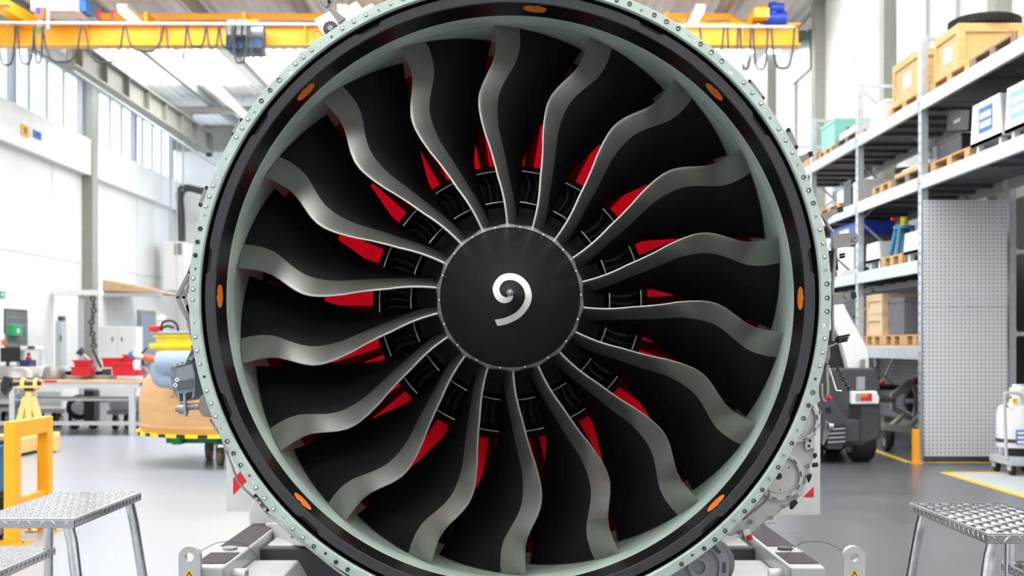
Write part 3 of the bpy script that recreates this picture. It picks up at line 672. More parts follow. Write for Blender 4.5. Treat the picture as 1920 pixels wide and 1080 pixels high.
MB().tube(catmull([P(1441,920,D+.28), P(1442,930,D+.28), P(1430,944,D+.28), P(1392,975,D+.28)], 5), .004, 8).build('sense_line', 'steel_dull', G)
MB().pprism([(1393,995),(1406,991),(1409,1002),(1397,1007)], D+.29, .03).build('oil_sensor', 'plain_white', G); MB().cyl(P(1404,1003,D+.29), P(1407,1012,D+.29), .011, 10).build('sensor_cap', 'red_plastic', G)
for q, poly in enumerate(([(1526,852),(1532,849),(1533,856),(1527,861)], [(1524,869),(1534,867),(1535,875),(1525,877)], [(1514,892),(1522,888),(1523,893),(1517,906)], [(1484,942),(1493,937),(1497,943),(1486,956),(1482,955)])):
    MB().pprism(poly, D+.29, .02).build('harness_clip', 'bolt_dark', G, bevel=.003)
# dark starter / pump under the gearbox
o = MB().cyl(P(1316,1068,D+.36), P(1330,1055,D+.95), .105, 40).build('starter_body', 'dark_grey', E)
q = P(1308,1062,D+.34); pd = MB().lathe([(0, .115), (-.02, .115), (-.02, .078), (-.006, .075), (-.006, .04), (-.02, .038), (-.02, .026), (-.004, .024), (-.004, .0001)], 48, c=q).build('starter_flange', 'machine_grey', E)
for k in range(8):
    a = 2*PI*k/8; MB().bar(q+Vector((.096*math.sin(a-.2), -.021, .096*math.cos(a-.2))), q+Vector((.096*math.sin(a+.2), -.021, .096*math.cos(a+.2))), .012, .006, (0, 1, 0)).build('flange_slot', 'unit_dark', pd)
# ================================================================== engine stand
S = thing('engine_stand', 'light grey welded engine transport stand carrying the jet engine', 'stand', (0, 5.9, 0))
def sp_(mb, name, m, **k): return mb.build(name, m, S, **k)
ZB = .374
mat('wire_teal', (24, 96, 84), .5)
for sg in (-1, 1):
    xo = -1.403 if sg < 0 else 1.36; xi = xo-sg*.155         # outer and inner side of the beam
    x0, x1 = min(xo, xi), max(xo, xi)
    sp_(MB().box(x0, x1, 5.2, 7.6, .17, ZB), 'base_beam', 'stand_white', bevel=.012)
    for y0, y1 in ((5.27, 5.55), (5.72, 6.42)): sp_(MB().box(x0+.012, x1-.012, y0, y1, ZB, ZB+.003), 'grip_strip', 'grip_tape')
    sp_(MB().cyl(((x0+x1)/2, 5.64, ZB), ((x0+x1)/2, 5.64, ZB+.012), .035, 20), 'tie_down_cap', 'dark_grey' if sg > 0 else 'machine_grey')
    # saddle block at the far end of the strip
    sp_(MB().prism([(x0-.01, 6.44, ZB), (x1+.06, 6.44, ZB), (x1+.06, 6.44, ZB+.08), (x1-.03, 6.44, ZB+.15), (x0+.03, 6.44, ZB+.17), (x0-.01, 6.44, ZB+.06)], (0, .3, 0)), 'saddle_block', 'stand_white', bevel=.008)
    sp_(MB().box(x0+.02, x1+.10 if sg < 0 else x1-.02, 6.75, 7.0, ZB, 1.15), 'upright', 'stand_white', bevel=.01)
    sp_(MB().bar(((x0+x1)/2, 6.87, 1.1), (AX+sg*.775, 5.3, .68), .16, .14), 'cradle_arm', 'stand_white', bevel=.01)
    sp_(MB().bar((xi, 6.4, .33), (AX+sg*.55, 5.2, .52), .14, .12), 'cradle_arm', 'stand_white', bevel=.01)
    # inner side bracket: hinge lug, slanting plate, tow pin
    sp_(MB().prism([(xi, 5.28, .30), (xi-sg*.20, 5.28, .12), (xi-sg*.30, 5.28, .02), (xi-sg*.38, 5.28, .02), (xi-sg*.22, 5.28, .30)], (0, .5, 0)), 'side_bracket', 'stand_white', bevel=.01)
    sp_(MB().box(min(xi-sg*.02, xi-sg*.3), max(xi-sg*.02, xi-sg*.3), 6.0, 6.3, .0, .34), 'side_box', 'stand_white', bevel=.015)
    sp_(MB().cyl((xi-sg*.0, 5.38, .31), (xi-sg*.055, 5.38, .31), .024, 18), 'tow_pin', 'plain_white'); sp_(MB().lathe([(0, .02), (.004, .024), (.008, .02)], 18, axis='X', c=(xi-sg*.055, 5.38, .31)), 'pin_ring', 'chrome_tube')
    # lug plate with hole
    c = P(356 if sg < 0 else 1601, 1044, 5.16); r = .0465; ang = np.linspace(0, PI, 15)
    outl = [(c.x+r*math.cos(a), c.z+r*math.sin(a)) for a in ang]+[(c.x-r, .08), (c.x+r, .08)]
    hole = [(c.x+.019*math.cos(a), c.z+.019*math.sin(a)) for a in np.linspace(0, 2*PI, 25)[:-1]]
    m = MB()                         # plate with a true hole: upper half rings + lower block
    n = 48; ring_o = []; ring_i = []
    for k in range(n):
        a = 2*PI*k/n; ux, uz = math.cos(a), math.sin(a)
        if uz >= 0: ring_o.append((c.x+r*ux, c.z+r*uz))
        else:
            t_ = min(r/max(1e-6, abs(ux)), r/max(1e-6, abs(uz))); ring_o.append((c.x+t_*ux, c.z+t_*uz))
        ring_i.append((c.x+.019*ux, c.z+.019*uz))
    vs = [(x, y, z) for y in (5.15, 5.185) for rg_ in (ring_o, ring_i) for x, z in rg_]
    fs = []
    for k in range(n):
        k2 = (k+1) % n
        fs += [(k, k2, n+k2, n+k), (2*n+k, 3*n+k, 3*n+k2, 2*n+k2), (k, 2*n+k, 2*n+k2, k2), (n+k, n+k2, 3*n+k2, 3*n+k)]
    m.add(vs, fs); m.box(c.x-r, c.x+r, 5.15, 5.185, .02, c.z-r+.0005)
    lg = sp_(m, 'lug_plate', 'stand_white', smooth=30)
    tz = c.z-.056; tri = lambda s, y, m_, nm: MB().prism([(c.x, y, tz+.004+s*.0), (c.x+s, y, tz-1.73*s), (c.x-s, y, tz-1.73*s)], (0, -.001, 0)).build(nm, m_, lg)
    MB().prism([(c.x, 5.149, tz+.006), (c.x+.046, 5.149, tz-.074), (c.x-.046, 5.149, tz-.074)], (0, -.0008, 0)).build('warning_sticker', 'sticker_yellow', lg)
    MB().prism([(c.x, 5.148, tz-.003), (c.x+.037, 5.148, tz-.068), (c.x-.037, 5.148, tz-.068)], (0, -.0006, 0)).build('warning_border', 'sticker_black', lg)
    MB().prism([(c.x, 5.147, tz-.013), (c.x+.029, 5.147, tz-.063), (c.x-.029, 5.147, tz-.063)], (0, -.0004, 0)).build('warning_field', 'sticker_yellow', lg)
    MB().prism([(c.x-.006, 5.1465, tz-.03), (c.x+.004, 5.1465, tz-.026), (c.x+.012, 5.1465, tz-.042), (c.x+.006, 5.1465, tz-.046), (c.x, 5.1465, tz-.036)], (0, -.0004, 0)).build('warning_pictogram', 'sticker_black', lg)
    pts = [(c.x-sg*.04, 5.19, c.z+.02), (c.x-sg*.10, 5.26, c.z+.045), (c.x-sg*.18, 5.34, c.z+.03), (c.x-sg*.235, 5.38, c.z-.03), (c.x-sg*.245, 5.38, c.z-.06)]
    sp_(MB().tube(catmull(pts, 5), .0016, 6), 'pin_wire', 'wire_teal')
    # hazard board with red stripes
    Yp = 7.05; bx = (425, 520) if sg < 0 else (1440, 1538); by = (770, 959) if sg < 0 else (775, 965)
    hb = sp_(MB().pprism([(bx[0], by[0]), (bx[1], by[0]), (bx[1], by[1]), (bx[0], by[1])], Yp, .01), 'hazard_board', 'stand_white')
    sp_(MB().bar(((x0+x1)/2, 7.0, .75), ((bx[0]+bx[1])/2*Yp/F-VX*Yp/F, Yp+.03, .75), .06, .06), 'board_arm', 'stand_white')
    l, r_ = bx[0]+12, bx[1]-12; bot = by[1]-32 if sg > 0 else by[1]-14
    for k in range(4):
        y0 = (897 if sg < 0 else 914)-k*62; w_ = r_-l
        if sg < 0: poly = [(l, y0), (r_, y0-w_*.98), (r_, y0-w_*.98+31), (l, y0+31)]
        else: poly = [(r_, y0-2), (r_, y0+18), (r_-20, y0+18)] if k == 0 else [(l, y0+44), (r_, y0-28), (r_, y0+3), (l, y0+75)]
        poly = [(x, max(by[0]+12, y)) for x, y in poly]
        MB().pprism(poly, Yp-.002, .002).build('red_stripe', 'red_plastic', hb)
for y in (5.95, 7.3): sp_(MB().box(-1.26, 1.22, y, y+.16, .17, .33), 'cross_beam', 'dark_grey', bevel=.01)  # dark grey puts the shade under the engine into the beam colour
for sx in (-1.33, 1.28):
    for y in (5.45, 7.4): sp_(MB().cyl((sx-.05, y, .085), (sx+.05, y, .085), .085, 24), 'caster_wheel', 'rubber')
# ================================================================== step stools
def stool(sg, xi, y0, y1, ztop, label):
    T = thing('step_stool', label, 'step stool', (sg*(xi+.5), (y0+y1)/2, 0), group='aluminium step stools')
    W = .345
    def X(v): return sg*(xi+v)             # v = distance outwards from the inner edge
    for k in range(3):
        z = ztop-.22*k; a, b = X(W*k), X(W*(k+1)-.004); xa, xb = min(a, b), max(a, b)
        m = MB().box(xa, xb, y0, y1, z-.005, z)
        for q in ((xa, xa+.004, y0, y1), (xb-.004, xb, y0, y1), (xa, xb, y0, y0+.004), (xa, xb, y1-.004, y1)): m.box(*q, z-.034, z-.005)
        tr = m.build('tread', 'tread_alu', T, bevel=.002)
        r = MB(); nx = int((xb-xa)/.041); ny = int((y1-y0)/.041)
        for i in range(nx):
            for j in range(ny):
                cx_, cy_ = xa+.041*(i+.6), y0+.041*(j+.6); an = (.6 if (i+j) % 2 else -.6)+PI/2*((i+j) % 2)
                d = Vector((math.cos(an), math.sin(an), 0))*.0185; p = Vector((-d.y, d.x, 0))*.17; c0 = Vector((cx_, cy_, z))
                r.add([c0-d, c0+p, c0+d, c0-p, c0+Vector((0, 0, .0032))-d*.5, c0+Vector((0, 0, .0032))+d*.5], [(0, 3, 4), (0, 4, 1), (1, 4, 5), (1, 5, 2), (2, 5, 3), (3, 5, 4)])
        for i in range(nx):
            for ye, s_ in ((y0, -1), (y1, 1)):
                c0 = Vector((xa+.041*(i+.6), ye, z-.017)); d = Vector((.011*(1 if i % 2 else -1), 0, .011))
                p = Vector((d.z, 0, -d.x))*.25; r.add([c0-d, c0+p, c0+d, c0-p, c0+Vector((0, s_*.0032, 0))], [(0, 1, 4), (1, 2, 4), (2, 3, 4), (3, 0, 4)])
        for j in range(ny):
            for xe, s_ in ((xa, -1), (xb, 1)):
                c0 = Vector((xe, y0+.041*(j+.6), z-.017)); d = Vector((0, .006, .011)); p = Vector((0, d.z, -d.y))*.25
                r.add([c0-d, c0+p, c0+d, c0-p, c0+Vector((s_*.0032, 0, 0))], [(0, 1, 4), (1, 2, 4), (2, 3, 4), (3, 0, 4)])
        rb = r.build('tread_ribs', 'tread_alu', tr, smooth=0); rb['kind'] = 'stuff'
    for yy, sp in ((y0+.035, -.04), (y1-.05, .05)):
        p = catmull([(X(.032), yy, ztop-.034), (X(.028), yy, ztop-.055), (X(.02), yy, ztop-.09), (X(.008), yy+sp*.15, ztop-.17), (X(-.03), yy+sp*.5, ztop-.45), (X(-.065), yy+sp, .0)], 6)
        MB().tube(p, .0195, 14).build('leg', 'chrome_tube', T, smooth=60)
    for yy in (y0+.06, y1-.05):
        MB().tube([(X(W+.01), yy, ztop-.034), (X(W+.01), yy, 0)], .0185, 14).build('post', 'chrome_tube', T, smooth=60)
        MB().tube([(X(2*W+.01), yy, ztop-.254), (X(2*W+.01), yy, 0)], .0185, 14).build('post', 'chrome_tube', T, smooth=60)
        MB().tube(catmull([(X(3*W-.14), yy, ztop-.49), (X(3*W-.03), yy, ztop-.5), (X(3*W), yy, ztop-.56), (X(3*W+.03), yy, 0)], 5), .0195, 14).build('leg', 'chrome_tube', T, smooth=60)
    return T
stool(-1, 1.495, 4.10, 4.84, .744, 'aluminium checker-plate step stool standing near the yellow floor barrier')
stool(1, 1.495, 3.78, 4.515, .744, 'aluminium checker-plate step stool standing on the grey floor before the pegboard rack')
# ================================================================== left side
def X(x, Y): return (x-VX)*Y/F
def Z(y, Y): return H-(y-VY)*Y/F
# yellow barrier
B = thing('floor_barrier', 'orange-yellow steel guard frame bolted to the floor', 'barrier', (-3.34, 8.3, 0))
m = MB(); zt = Z(790, 8.05)
MB().box(-3.39, -3.31, 8.0, 8.10, 0, zt).build('barrier_post', 'barrier_yellow', B, bevel=.006); MB().box(-3.39, -3.31, 8.56, 8.66, 0, zt).build('barrier_post', 'barrier_yellow', B, bevel=.006)
MB().box(-3.39, -3.31, 8.10, 8.56, zt-.11, zt).build('top_rail', 'barrier_yellow', B, bevel=.006); MB().box(-3.375, -3.325, 8.10, 8.56, .07, .30).build('kick_panel', 'barrier_yellow', B, bevel=.004)
for y in (8.05, 8.61):
    f = MB().box(-3.46, -3.24, y-.09, y+.09, 0, .012).build('foot_plate', 'barrier_yellow', B)
    for q in (-.09, .09): MB().cyl((-3.35+q, y-.05, .012), (-3.35+q, y-.05, .025), .012, 6).build('anchor_bolt', 'steel_dull', f)
# blue and black machine behind the barrier
t = thing('floor_machine', 'black wheeled machine with rounded blue panel beside the yellow barrier', 'machine', (-3.9, 8.27, 0))
MB().box(-4.3, -3.47, 8.12, 8.42, .29, .69).build('frame', 'black_paint', t, bevel=.02); MB().box(-3.48, -3.452, 8.08, 8.22, .34, .655).build('panel', 'pad_blue', t, bevel=.025)
MB().box(-4.3, -3.47, 8.14, 8.4, .04, .2).build('base', 'machine_grey', t, bevel=.01); MB().box(-3.47, -3.467, 8.15, 8.23, .1, .18).build('base_label', 'plain_white', t)
for x in (-4.2, -3.52): MB().bar((x, 8.27, .19), (x, 8.27, .31), .04, .04).build('strut', 'black_paint', t)
for x in (-4.2, -3.55): MB().cyl((x-.03, 8.27, .05), (x+.03, 8.27, .05), .05, 16).build('wheel', 'rubber', t)
# pale yellow roller stand
Y = 14.85
t = thing('roller_stand', 'pale yellow engine roller stand with dark shaft and swivel casters', 'stand', (X(55, Y), Y, 0))
def rs_(mb, n_, m_, **k): return mb.build(n_, m_, t, **k)
zp = Z(803, Y); zr = Z(720, Y)
rs_(MB().box(X(-60, Y), X(108, Y), Y-.07, Y+.07, Z(845, Y), Z(822, Y)+.05), 'base_beam', 'pale_yellow', bevel=.008)
rs_(MB().box(X(40, Y)-.06, X(70, Y)+.06, Y-.6, Y+.6, Z(845, Y)+.02, Z(822, Y)+.04), 'cross_beam', 'pale_yellow', bevel=.008)
for q in (-1, 1): rs_(MB().bar((X(55, Y)+q*.16, Y, Z(810, Y)), (X(55, Y)+q*.04, Y, Z(745, Y)), .07, .07, (0, 1, 0)), 'brace', 'pale_yellow')
rs_(MB().box(X(50, Y), X(62, Y), Y-.05, Y+.05, Z(812, Y), Z(732, Y)), 'post', 'pale_yellow', bevel=.006); rs_(MB().box(X(49, Y), X(63, Y), Y-.06, Y+.06, Z(733, Y), Z(727, Y)), 'collar', 'black_paint')
rs_(MB().box(X(36, Y), X(78, Y), Y-.08, Y+.08, Z(727, Y), Z(723, Y)), 'head_plate', 'pale_yellow')
rs_(MB().cyl((X(2, Y), Y, zr), (X(76, Y), Y, zr), .03, 14), 'shaft', 'black_paint')
for x in (42, 66): rs_(MB().lathe([(0, .045), (.04, .045), (.04, .075), (0, .075)], 20, axis='X', c=(X(x, Y), Y, zr), closed=True), 'roller_clamp', 'pale_yellow')
rs_(MB().pprism([(0, 730), (6, 705), (18, 708), (18, 728), (8, 742)], Y-.05, .1), 'counter_weight', 'black_paint')
for x in (97, -40):
    rs_(MB().lathe([(-.03, .085), (.03, .085), (.03, .05), (-.03, .05)], 24, axis='X', c=(X(x, Y), Y+.0, .085), closed=True), 'caster_tyre', 'orange_plastic'); rs_(MB().cyl((X(x, Y)-.02, Y, .085), (X(x, Y)+.02, Y, .085), .052, 16), 'caster_hub', 'machine_grey')
    rs_(MB().box(X(x, Y)-.05, X(x, Y)+.05, Y-.03, Y+.03, .085, .18), 'caster_fork', 'machine_grey')
# workbench
Y0, Y1 = 17.65, 18.5
xa, xb = -8.6, X(266, Y0)
t = thing('workbench', 'long wooden-topped workbench on silver aluminium profile legs', 'workbench', ((xa+xb)/2, 18.1, 0))
MB().box(xa, xb, Y0, Y1, .77, .81).build('worktop', 'bench_wood', t, bevel=.004)
MB().box(xa, xb-.05, Y0+.03, Y0+.09, .69, .77).build('apron', 'aluminium', t); MB().box(xa, xb-.05, Y1-.09, Y1-.03, .69, .77).build('apron', 'aluminium', t)
MB().box(xa, xb-.1, Y0+.05, Y1-.05, .50, .535).build('shelf', 'machine_grey', t); MB().box(xa, xb-.1, Y0+.35, Y0+.41, .12, .18).build('foot_rail', 'aluminium', t)
for x in (X(245, Y0), X(20, Y0), -8.4):
    for y in (Y0+.04, Y1-.12): MB().box(x-.04, x+.04, y, y+.08, 0, .77).build('leg', 'aluminium', t)
for x in (X(245, Y0), X(20, Y0)): MB().box(x-.03, x+.03, Y0+.1, Y1-.1, .12, .18).build('side_rail', 'aluminium', t)
def tray(x0, x1, y0, y1, Y, m, label, lip=True, cat='bin', grp='red plastic bins on the workbench'):
    t = thing('storage_bin', label, cat, (X((x0+x1)/2, Y), Y+.15, Z(y1, Y)), group=grp)
    a, b, z0, z1 = X(x0, Y), X(x1, Y), Z(y1, Y), Z(y0, Y); d = (b-a)*.03+.01
    m_ = MB(); w_ = .012; dep = .36
    vs = lambda i, z: [(a+d*(1-i)+0, Y+d*(1-i), z), (b-d*(1-i), Y+d*(1-i), z), (b-d*(1-i), Y+dep-d*(1-i), z), (a+d*(1-i), Y+dep-d*(1-i), z)]
    q0, q1 = vs(0, z0), vs(1, z1); ins = lambda L: [(p[0]+(w_ if k in (0, 3) else -w_), p[1]+(w_ if k < 2 else -w_), p[2]) for k, p in enumerate(L)]
    i1 = ins(q1); i0 = [(p[0], p[1], z0+w_) for p in ins(q0)]
    m_.add(q0+q1+i1+i0, [(3, 2, 1, 0)]+[(k, (k+1)%4, 4+(k+1)%4, 4+k) for k in range(4)]+[(4+k, 4+(k+1)%4, 8+(k+1)%4, 8+k) for k in range(4)]+[(8+k, 8+(k+1)%4, 12+(k+1)%4, 12+k) for k in range(4)]+[(12, 13, 14, 15)])
    m_.build('bin_body', m, t, smooth=0)
    MB().add([(a-.012, Y-.012, z1-.02), (b+.012, Y-.012, z1-.02), (b+.012, Y-.012, z1), (a-.012, Y-.012, z1), (a-.012, Y, z1-.02), (b+.012, Y, z1-.02), (b+.012, Y, z1), (a-.012, Y, z1)], [(0,1,2,3), (7,6,5,4), (3,2,6,7), (0,4,5,1), (1,5,6,2), (0,3,7,4)]).build('bin_rim', m, t, smooth=0)
    return t
tray(133, 164, 688, 705, 17.75, 'red_plastic', 'red plastic bin with a smaller red bin stacked on it')
tray(137, 161, 675, 687.5, 17.8, 'red_plastic', 'small red plastic bin stacked on another red bin')
tray(208, 262, 681, 705, 17.75, 'red_plastic', 'widest red plastic tub, beside the orange pipe end')
tray(191, 226, 671, 689, 18.12, 'red_plastic', 'red plastic tub behind the widest red tub')
tray(230, 256, 665, 680, 18.1, 'red_plastic', 'small red tub with rags, rear of the bench')
# round cowl pieces on the bench
def dish(x0, x1, y0, y1, Y, label):
    z0, z1 = .81, Z(y0, Y); a, b = X(x0, Y), X(x1, Y); r = (b-a)/2; c = ((a+b)/2, Y+.36, 0); sc_ = .36/r
    t = thing('engine_ring', label, 'engine part', (c[0], c[1], z0))
    m = MB().lathe([(z0, r*.96), (z0+.03, r), (z1-.03, r*.82), (z1, r*.74), (z1, r*.66), (z0+.02, r*.8)], 48, axis='Z', c=c); m.v = [(v[0], c[1]+(v[1]-c[1])*min(1, sc_), v[2]) for v in m.v]
    m.build('ring_shell', 'steel_dull', t, smooth=50); k = MB().lathe([(z0, r*.965), (z0+.012, r*1.0), (z0+.024, r*.965)], 48, axis='Z', c=c); k.v = [(v[0], c[1]+(v[1]-c[1])*min(1, sc_), v[2]) for v in k.v]; k.build('ring_rim', 'dark_grey', t)
dish(-30, 58, 688, 705, 17.75, 'wide sloping metal engine ring lying on the workbench')
dish(62, 106, 688, 705, 17.75, 'brown metal ring lying beside the red bins on the workbench')
t = thing('tool_tray', 'grey metal tool tray behind the red bins', 'tray', (X(170, 18.2), 18.25, .81)); MB().box(X(113, 18.1), X(205, 18.1), 18.12, 18.45, .81, .87).build('tray_body', 'machine_grey', t, bevel=.01)
for i, x in enumerate((118, 130, 176, 188)): MB().box(X(x, 18.1), X(x+9, 18.1), 18.16, 18.4, .87, .93+.03*(i % 2)).build('tool', 'dark_grey' if i % 2 else 'black_paint', t, bevel=.01)
t = thing('angle_lamp', 'jointed grey clamp lamp arm standing on the workbench', 'lamp', (X(180, 18.3), 18.3, .81))
MB().tube([(X(180, 18.3), 18.3, .87), (X(168, 18.3), 18.3, Z(675, 18.3)), (X(152, 18.3), 18.3, Z(660, 18.3))], .02, 8).build('arm', 'light_grey', t); MB().cyl((X(156, 18.3), 18.3, Z(664, 18.3)), (X(149, 18.3), 18.3, Z(657, 18.3)), .04, 12, .07).build('shade', 'dark_grey', t); MB().cyl((X(180, 18.3), 18.3, .87), (X(180, 18.3), 18.3, .89), .08, 16).build('base', 'dark_grey', t)
t = thing('label_strip', 'red strip tag taped to the edge of the workbench top', 'tag', (X(96, Y0), Y0-.006, .78)); MB().box(X(83, Y0), X(108, Y0), Y0-.008, Y0-.0005, .775, .808).build('strip', 'red_plastic', t); MB().box(X(108, Y0), X(112, Y0), Y0-.007, Y0-.0005, .78, .80).build('strip_end', 'plain_white', t)
# carts with casters behind and under the bench
def cart(x0, x1, ytop, Y, body, label):
    t = thing('equipment_cart', label, 'cart', (X((x0+x1)/2, Y), Y+.35, 0), group='equipment carts behind the workbench')
    a, b, z1 = X(x0, Y), X(x1, Y), Z(ytop, Y); MB().box(a, b, Y, Y+.7, .3, z1).build('cabinet', body, t, bevel=.012)
    MB().box(a-.03, b+.03, Y-.03, Y+.73, .24, .3).build('chassis', 'machine_grey', t); MB().box(a+.04, b-.04, Y-.01, Y, .36, z1-.08).build('door', 'light_grey', t); MB().box(b-.12, b-.09, Y-.03, Y-.01, .45, z1-.2).build('handle', 'dark_grey', t)
    for x in (a+.08, b-.08):
        for y in (Y+.05, Y+.62):
            MB().cyl((x-.025, y, .11), (x+.025, y, .11), .11, 20).build('caster_wheel', 'rubber', t); MB().cyl((x-.03, y, .11), (x+.03, y, .11), .06, 14).build('caster_hub', 'light_grey', t); MB().box(x-.04, x+.04, y-.02, y+.02, .11, .24).build('caster_fork', 'machine_grey', t)
cart(-30, 38, 742, 19.6, 'dark_grey', 'dark brown cart parked behind the workbench'); cart(66, 118, 725, 19.2, 'plain_white', 'white cart with black casters behind the roller stand')
cart(205, 262, 748, 18.75, 'light_grey', 'light grey low cart beside the tan cowl')
t = thing('drum_trolley', 'two-wheeled trolley with black hose reel under the workbench', 'trolley', (X(150, 19.0), 19.0, 0))
MB().lathe([(-.06, .2), (.06, .2), (.06, .12), (-.06, .12)], 28, axis='Y', c=(X(150, 19.0), 19.0, .34), closed=True).build('reel', 'rubber', t); MB().cyl((X(150, 19), 18.9, .34), (X(150, 19), 19.1, .34), .1, 18).build('reel_hub', 'light_grey', t)
MB().box(X(160, 19), X(180, 19), 18.9, 19.2, .12, .62).build('tank', 'black_paint', t, bevel=.03); MB().box(X(142, 19), X(185, 19), 18.85, 19.2, .07, .12).build('foot', 'dark_grey', t)
for x in (145, 180): MB().cyl((X(x, 19), 18.86, .07), (X(x, 19), 18.92, .07), .07, 16).build('wheel', 'rubber', t)
# desk with monitor further back, left edge
Yd = 23.4
t = thing('rear_desk', 'white desk against the left wall behind the workbench', 'desk', (X(20, Yd), Yd+.4, 0)); zt = Z(688, Yd)
MB().box(X(-15, Yd), X(100, Yd), Yd, Yd+.8, zt-.04, zt).build('desk_top', 'plain_white', t)
for x in (-12, 30, 95): MB().box(X(x, Yd)-.03, X(x, Yd)+.03, Yd+.05, Yd+.75, 0, zt-.04).build('leg', 'light_grey', t)
t = thing('computer_monitor', 'black flat computer monitor on the white desk', 'monitor', (X(8, Yd), Yd+.3, zt)); MB().box(X(-12, Yd), X(25, Yd), Yd+.3, Yd+.36, Z(679, Yd), Z(652, Yd)).build('screen', 'black_paint', t, bevel=.01); MB().box(X(-2, Yd), X(4, Yd), Yd+.32, Yd+.36, zt, Z(676, Yd)).build('stand', 'dark_grey', t); MB().box(X(-8, Yd), X(14, Yd), Yd+.2, Yd+.45, zt, zt+.015).build('foot', 'dark_grey', t)
t = thing('tool_case', 'dark blue case with red topped bottle on the white desk', 'case', (X(43, Yd), Yd+.2, zt)); MB().box(X(32, Yd), X(53, Yd), Yd+.1, Yd+.4, zt, Z(675, Yd)).build('case_body', 'navy', t, bevel=.01); MB().lathe([(Z(675, Yd), .05), (Z(671, Yd), .06), (Z(668, Yd), .03), (Z(666, Yd), .03)], 16, axis='Z', c=(X(44, Yd), Yd+.25, 0)).build('red_bottle', 'red_plastic', t); MB().cyl((X(44, Yd), Yd+.25, Z(666, Yd)), (X(44, Yd), Yd+.25, Z(662, Yd)), .032, 12).build('bottle_cap', 'black_paint', t)
t = thing('paper_tray', 'white shelf unit with papers above the desk monitor', 'shelf', (X(30, Yd), Yd+.65, zt)); MB().box(X(12, Yd), X(58, Yd), Yd+.5, Yd+.8, Z(658, Yd), Z(655, Yd)).build('board', 'light_grey', t)
for x in (13, 57): MB().box(X(x, Yd)-.02, X(x, Yd)+.02, Yd+.5, Yd+.8, zt, Z(658, Yd)).build('side', 'light_grey', t)
for x in (16, 30, 44): MB().box(X(x, Yd), X(x+9, Yd), Yd+.55, Yd+.75, Z(655, Yd), Z(649, Yd)).build('papers', 'plain_white' if x != 30 else 'dark_grey', t, bevel=.008)
t = thing('green_box', 'green first-aid style wall box beside barred window', 'box', (XL+.1, 25.1, 1.9)); MB().box(XL+.002, XL+.16, 24.9, 25.35, Z(630, 24.9), Z(609, 24.9)).build('box_body', 'sign_green', t, bevel=.01); MB().box(XL+.16, XL+.165, 25.08, 25.18, Z(624, 24.9), Z(616, 24.9)).build('box_mark', 'plain_white', t)
t = thing('safety_notice', 'white and red safety notice on the left wall below the green box', 'sign', (XL+.01, 24.8, 1.5)); MB().box(XL+.002, XL+.02, 24.55, 24.95, Z(652, 24.7), Z(625, 24.7)).build('notice', 'plain_white', t); MB().box(XL+.02, XL+.024, 24.62, 24.88, Z(648, 24.7), Z(637, 24.7)).build('notice_mark', 'orange_plastic', t)
t = thing('exit_sign', 'green emergency exit sign high on the left wall', 'sign', (XL+.02, 24.6, 2.3)); MB().box(XL+.002, XL+.03, 24.4, 24.78, Z(558, 24.6), Z(546, 24.6)).build('panel', 'sign_green', t); MB().box(XL+.03, XL+.034, 24.62, 24.7, Z(555, 24.6), Z(549, 24.6)).build('pictogram', 'plain_white', t)
t = thing('exit_sign', 'green emergency exit sign hanging by the rear pipework', 'sign', (X(332, 34), 34, Z(640, 34))); MB().box(X(323, 34), X(342, 34), 34, 34.05, Z(645, 34), Z(637, 34)).build('panel', 'sign_green', t); MB().box(X(330, 34), X(334, 34), 33.99, 34, Z(643, 34), Z(639, 34)).build('pictogram', 'plain_white', t); MB().box(X(331, 34)-.01, X(331, 34)+.01, 34, 34.04, Z(637, 34), ZC).build('hanger', 'light_grey', t)
for nm, mt, x0, x1, y0, y1, lb in (('orange_sign', 'crane_yellow', 39, 53, 232, 252, 'orange square sign high on the left wall ledge'), ('blue_sign', 'sign_blue', 62, 76, 243, 257, 'blue square sign high on the left wall ledge')):
    ya, yb = (XL+.22)*F/(x0-VX), (XL+.22)*F/(x1-VX); t = thing(nm, lb, 'sign', (XL+.23, (ya+yb)/2, Z(y1, ya))); MB().box(XL+.222, XL+.24, ya, yb, Z(y1, ya), Z(y0, ya)).build('plate', mt, t); ym = (ya+yb)/2
    MB().box(XL+.24, XL+.243, ym-.05, ym+.05, Z(y1, ya)+.05, Z(y0, ya)-.05).build('glyph', 'dark_grey', t)
# barred window, doors and fittings of the rear corner
wi = struct(MB().box(XL, XL+.02, 24.8, 25.95, Z(652, 25.4), Z(580, 25.4)).build('window_4', 'dark_grey'))
for k in range(9): MB().box(XL+.02, XL+.04, 24.85+k*.13, 24.88+k*.13, Z(650, 25.4), Z(584, 25.4)).build('bar', 'machine_grey', wi)
for k in range(5): MB().box(XL+.02, XL+.035, 24.85, 25.92, Z(648-13*k, 25.4), Z(646.5-13*k, 25.4)).build('bar', 'machine_grey', wi)
d1 = struct(MB().box(XL, XL+.05, 33.6, 35.2, 0, 2.3).build('door_1', 'column_grey')); MB().box(XL+.05, XL+.07, 33.75, 35.05, .05, 2.2).build('door_leaf', 'slate_blue', d1)
t = thing('tall_cabinet', 'pale grey two-door steel cabinet against the rear wall', 'cabinet', (X(220, 28), 28.2, 0)); a, b = X(186, 28), X(255, 28)
MB().box(a, b, 28, 28.5, .05, Z(612, 28)).build('body', 'wall_panel', t); MB().box(a, b, 28.02, 28.48, 0, .05).build('plinth', 'dark_grey', t)
for k in (0, 1):
    dd = MB().box(a+.02+k*(b-a)/2, a+(b-a)/2-.01+k*(b-a)/2, 27.98, 28, .08, Z(614, 28)).build('door', 'wall_panel', t); MB().box((a+b)/2+(-.12 if k == 0 else .1), (a+b)/2+(-.1 if k == 0 else .12), 27.95, 27.98, Z(640, 28), Z(632, 28)).build('handle', 'dark_grey', dd)
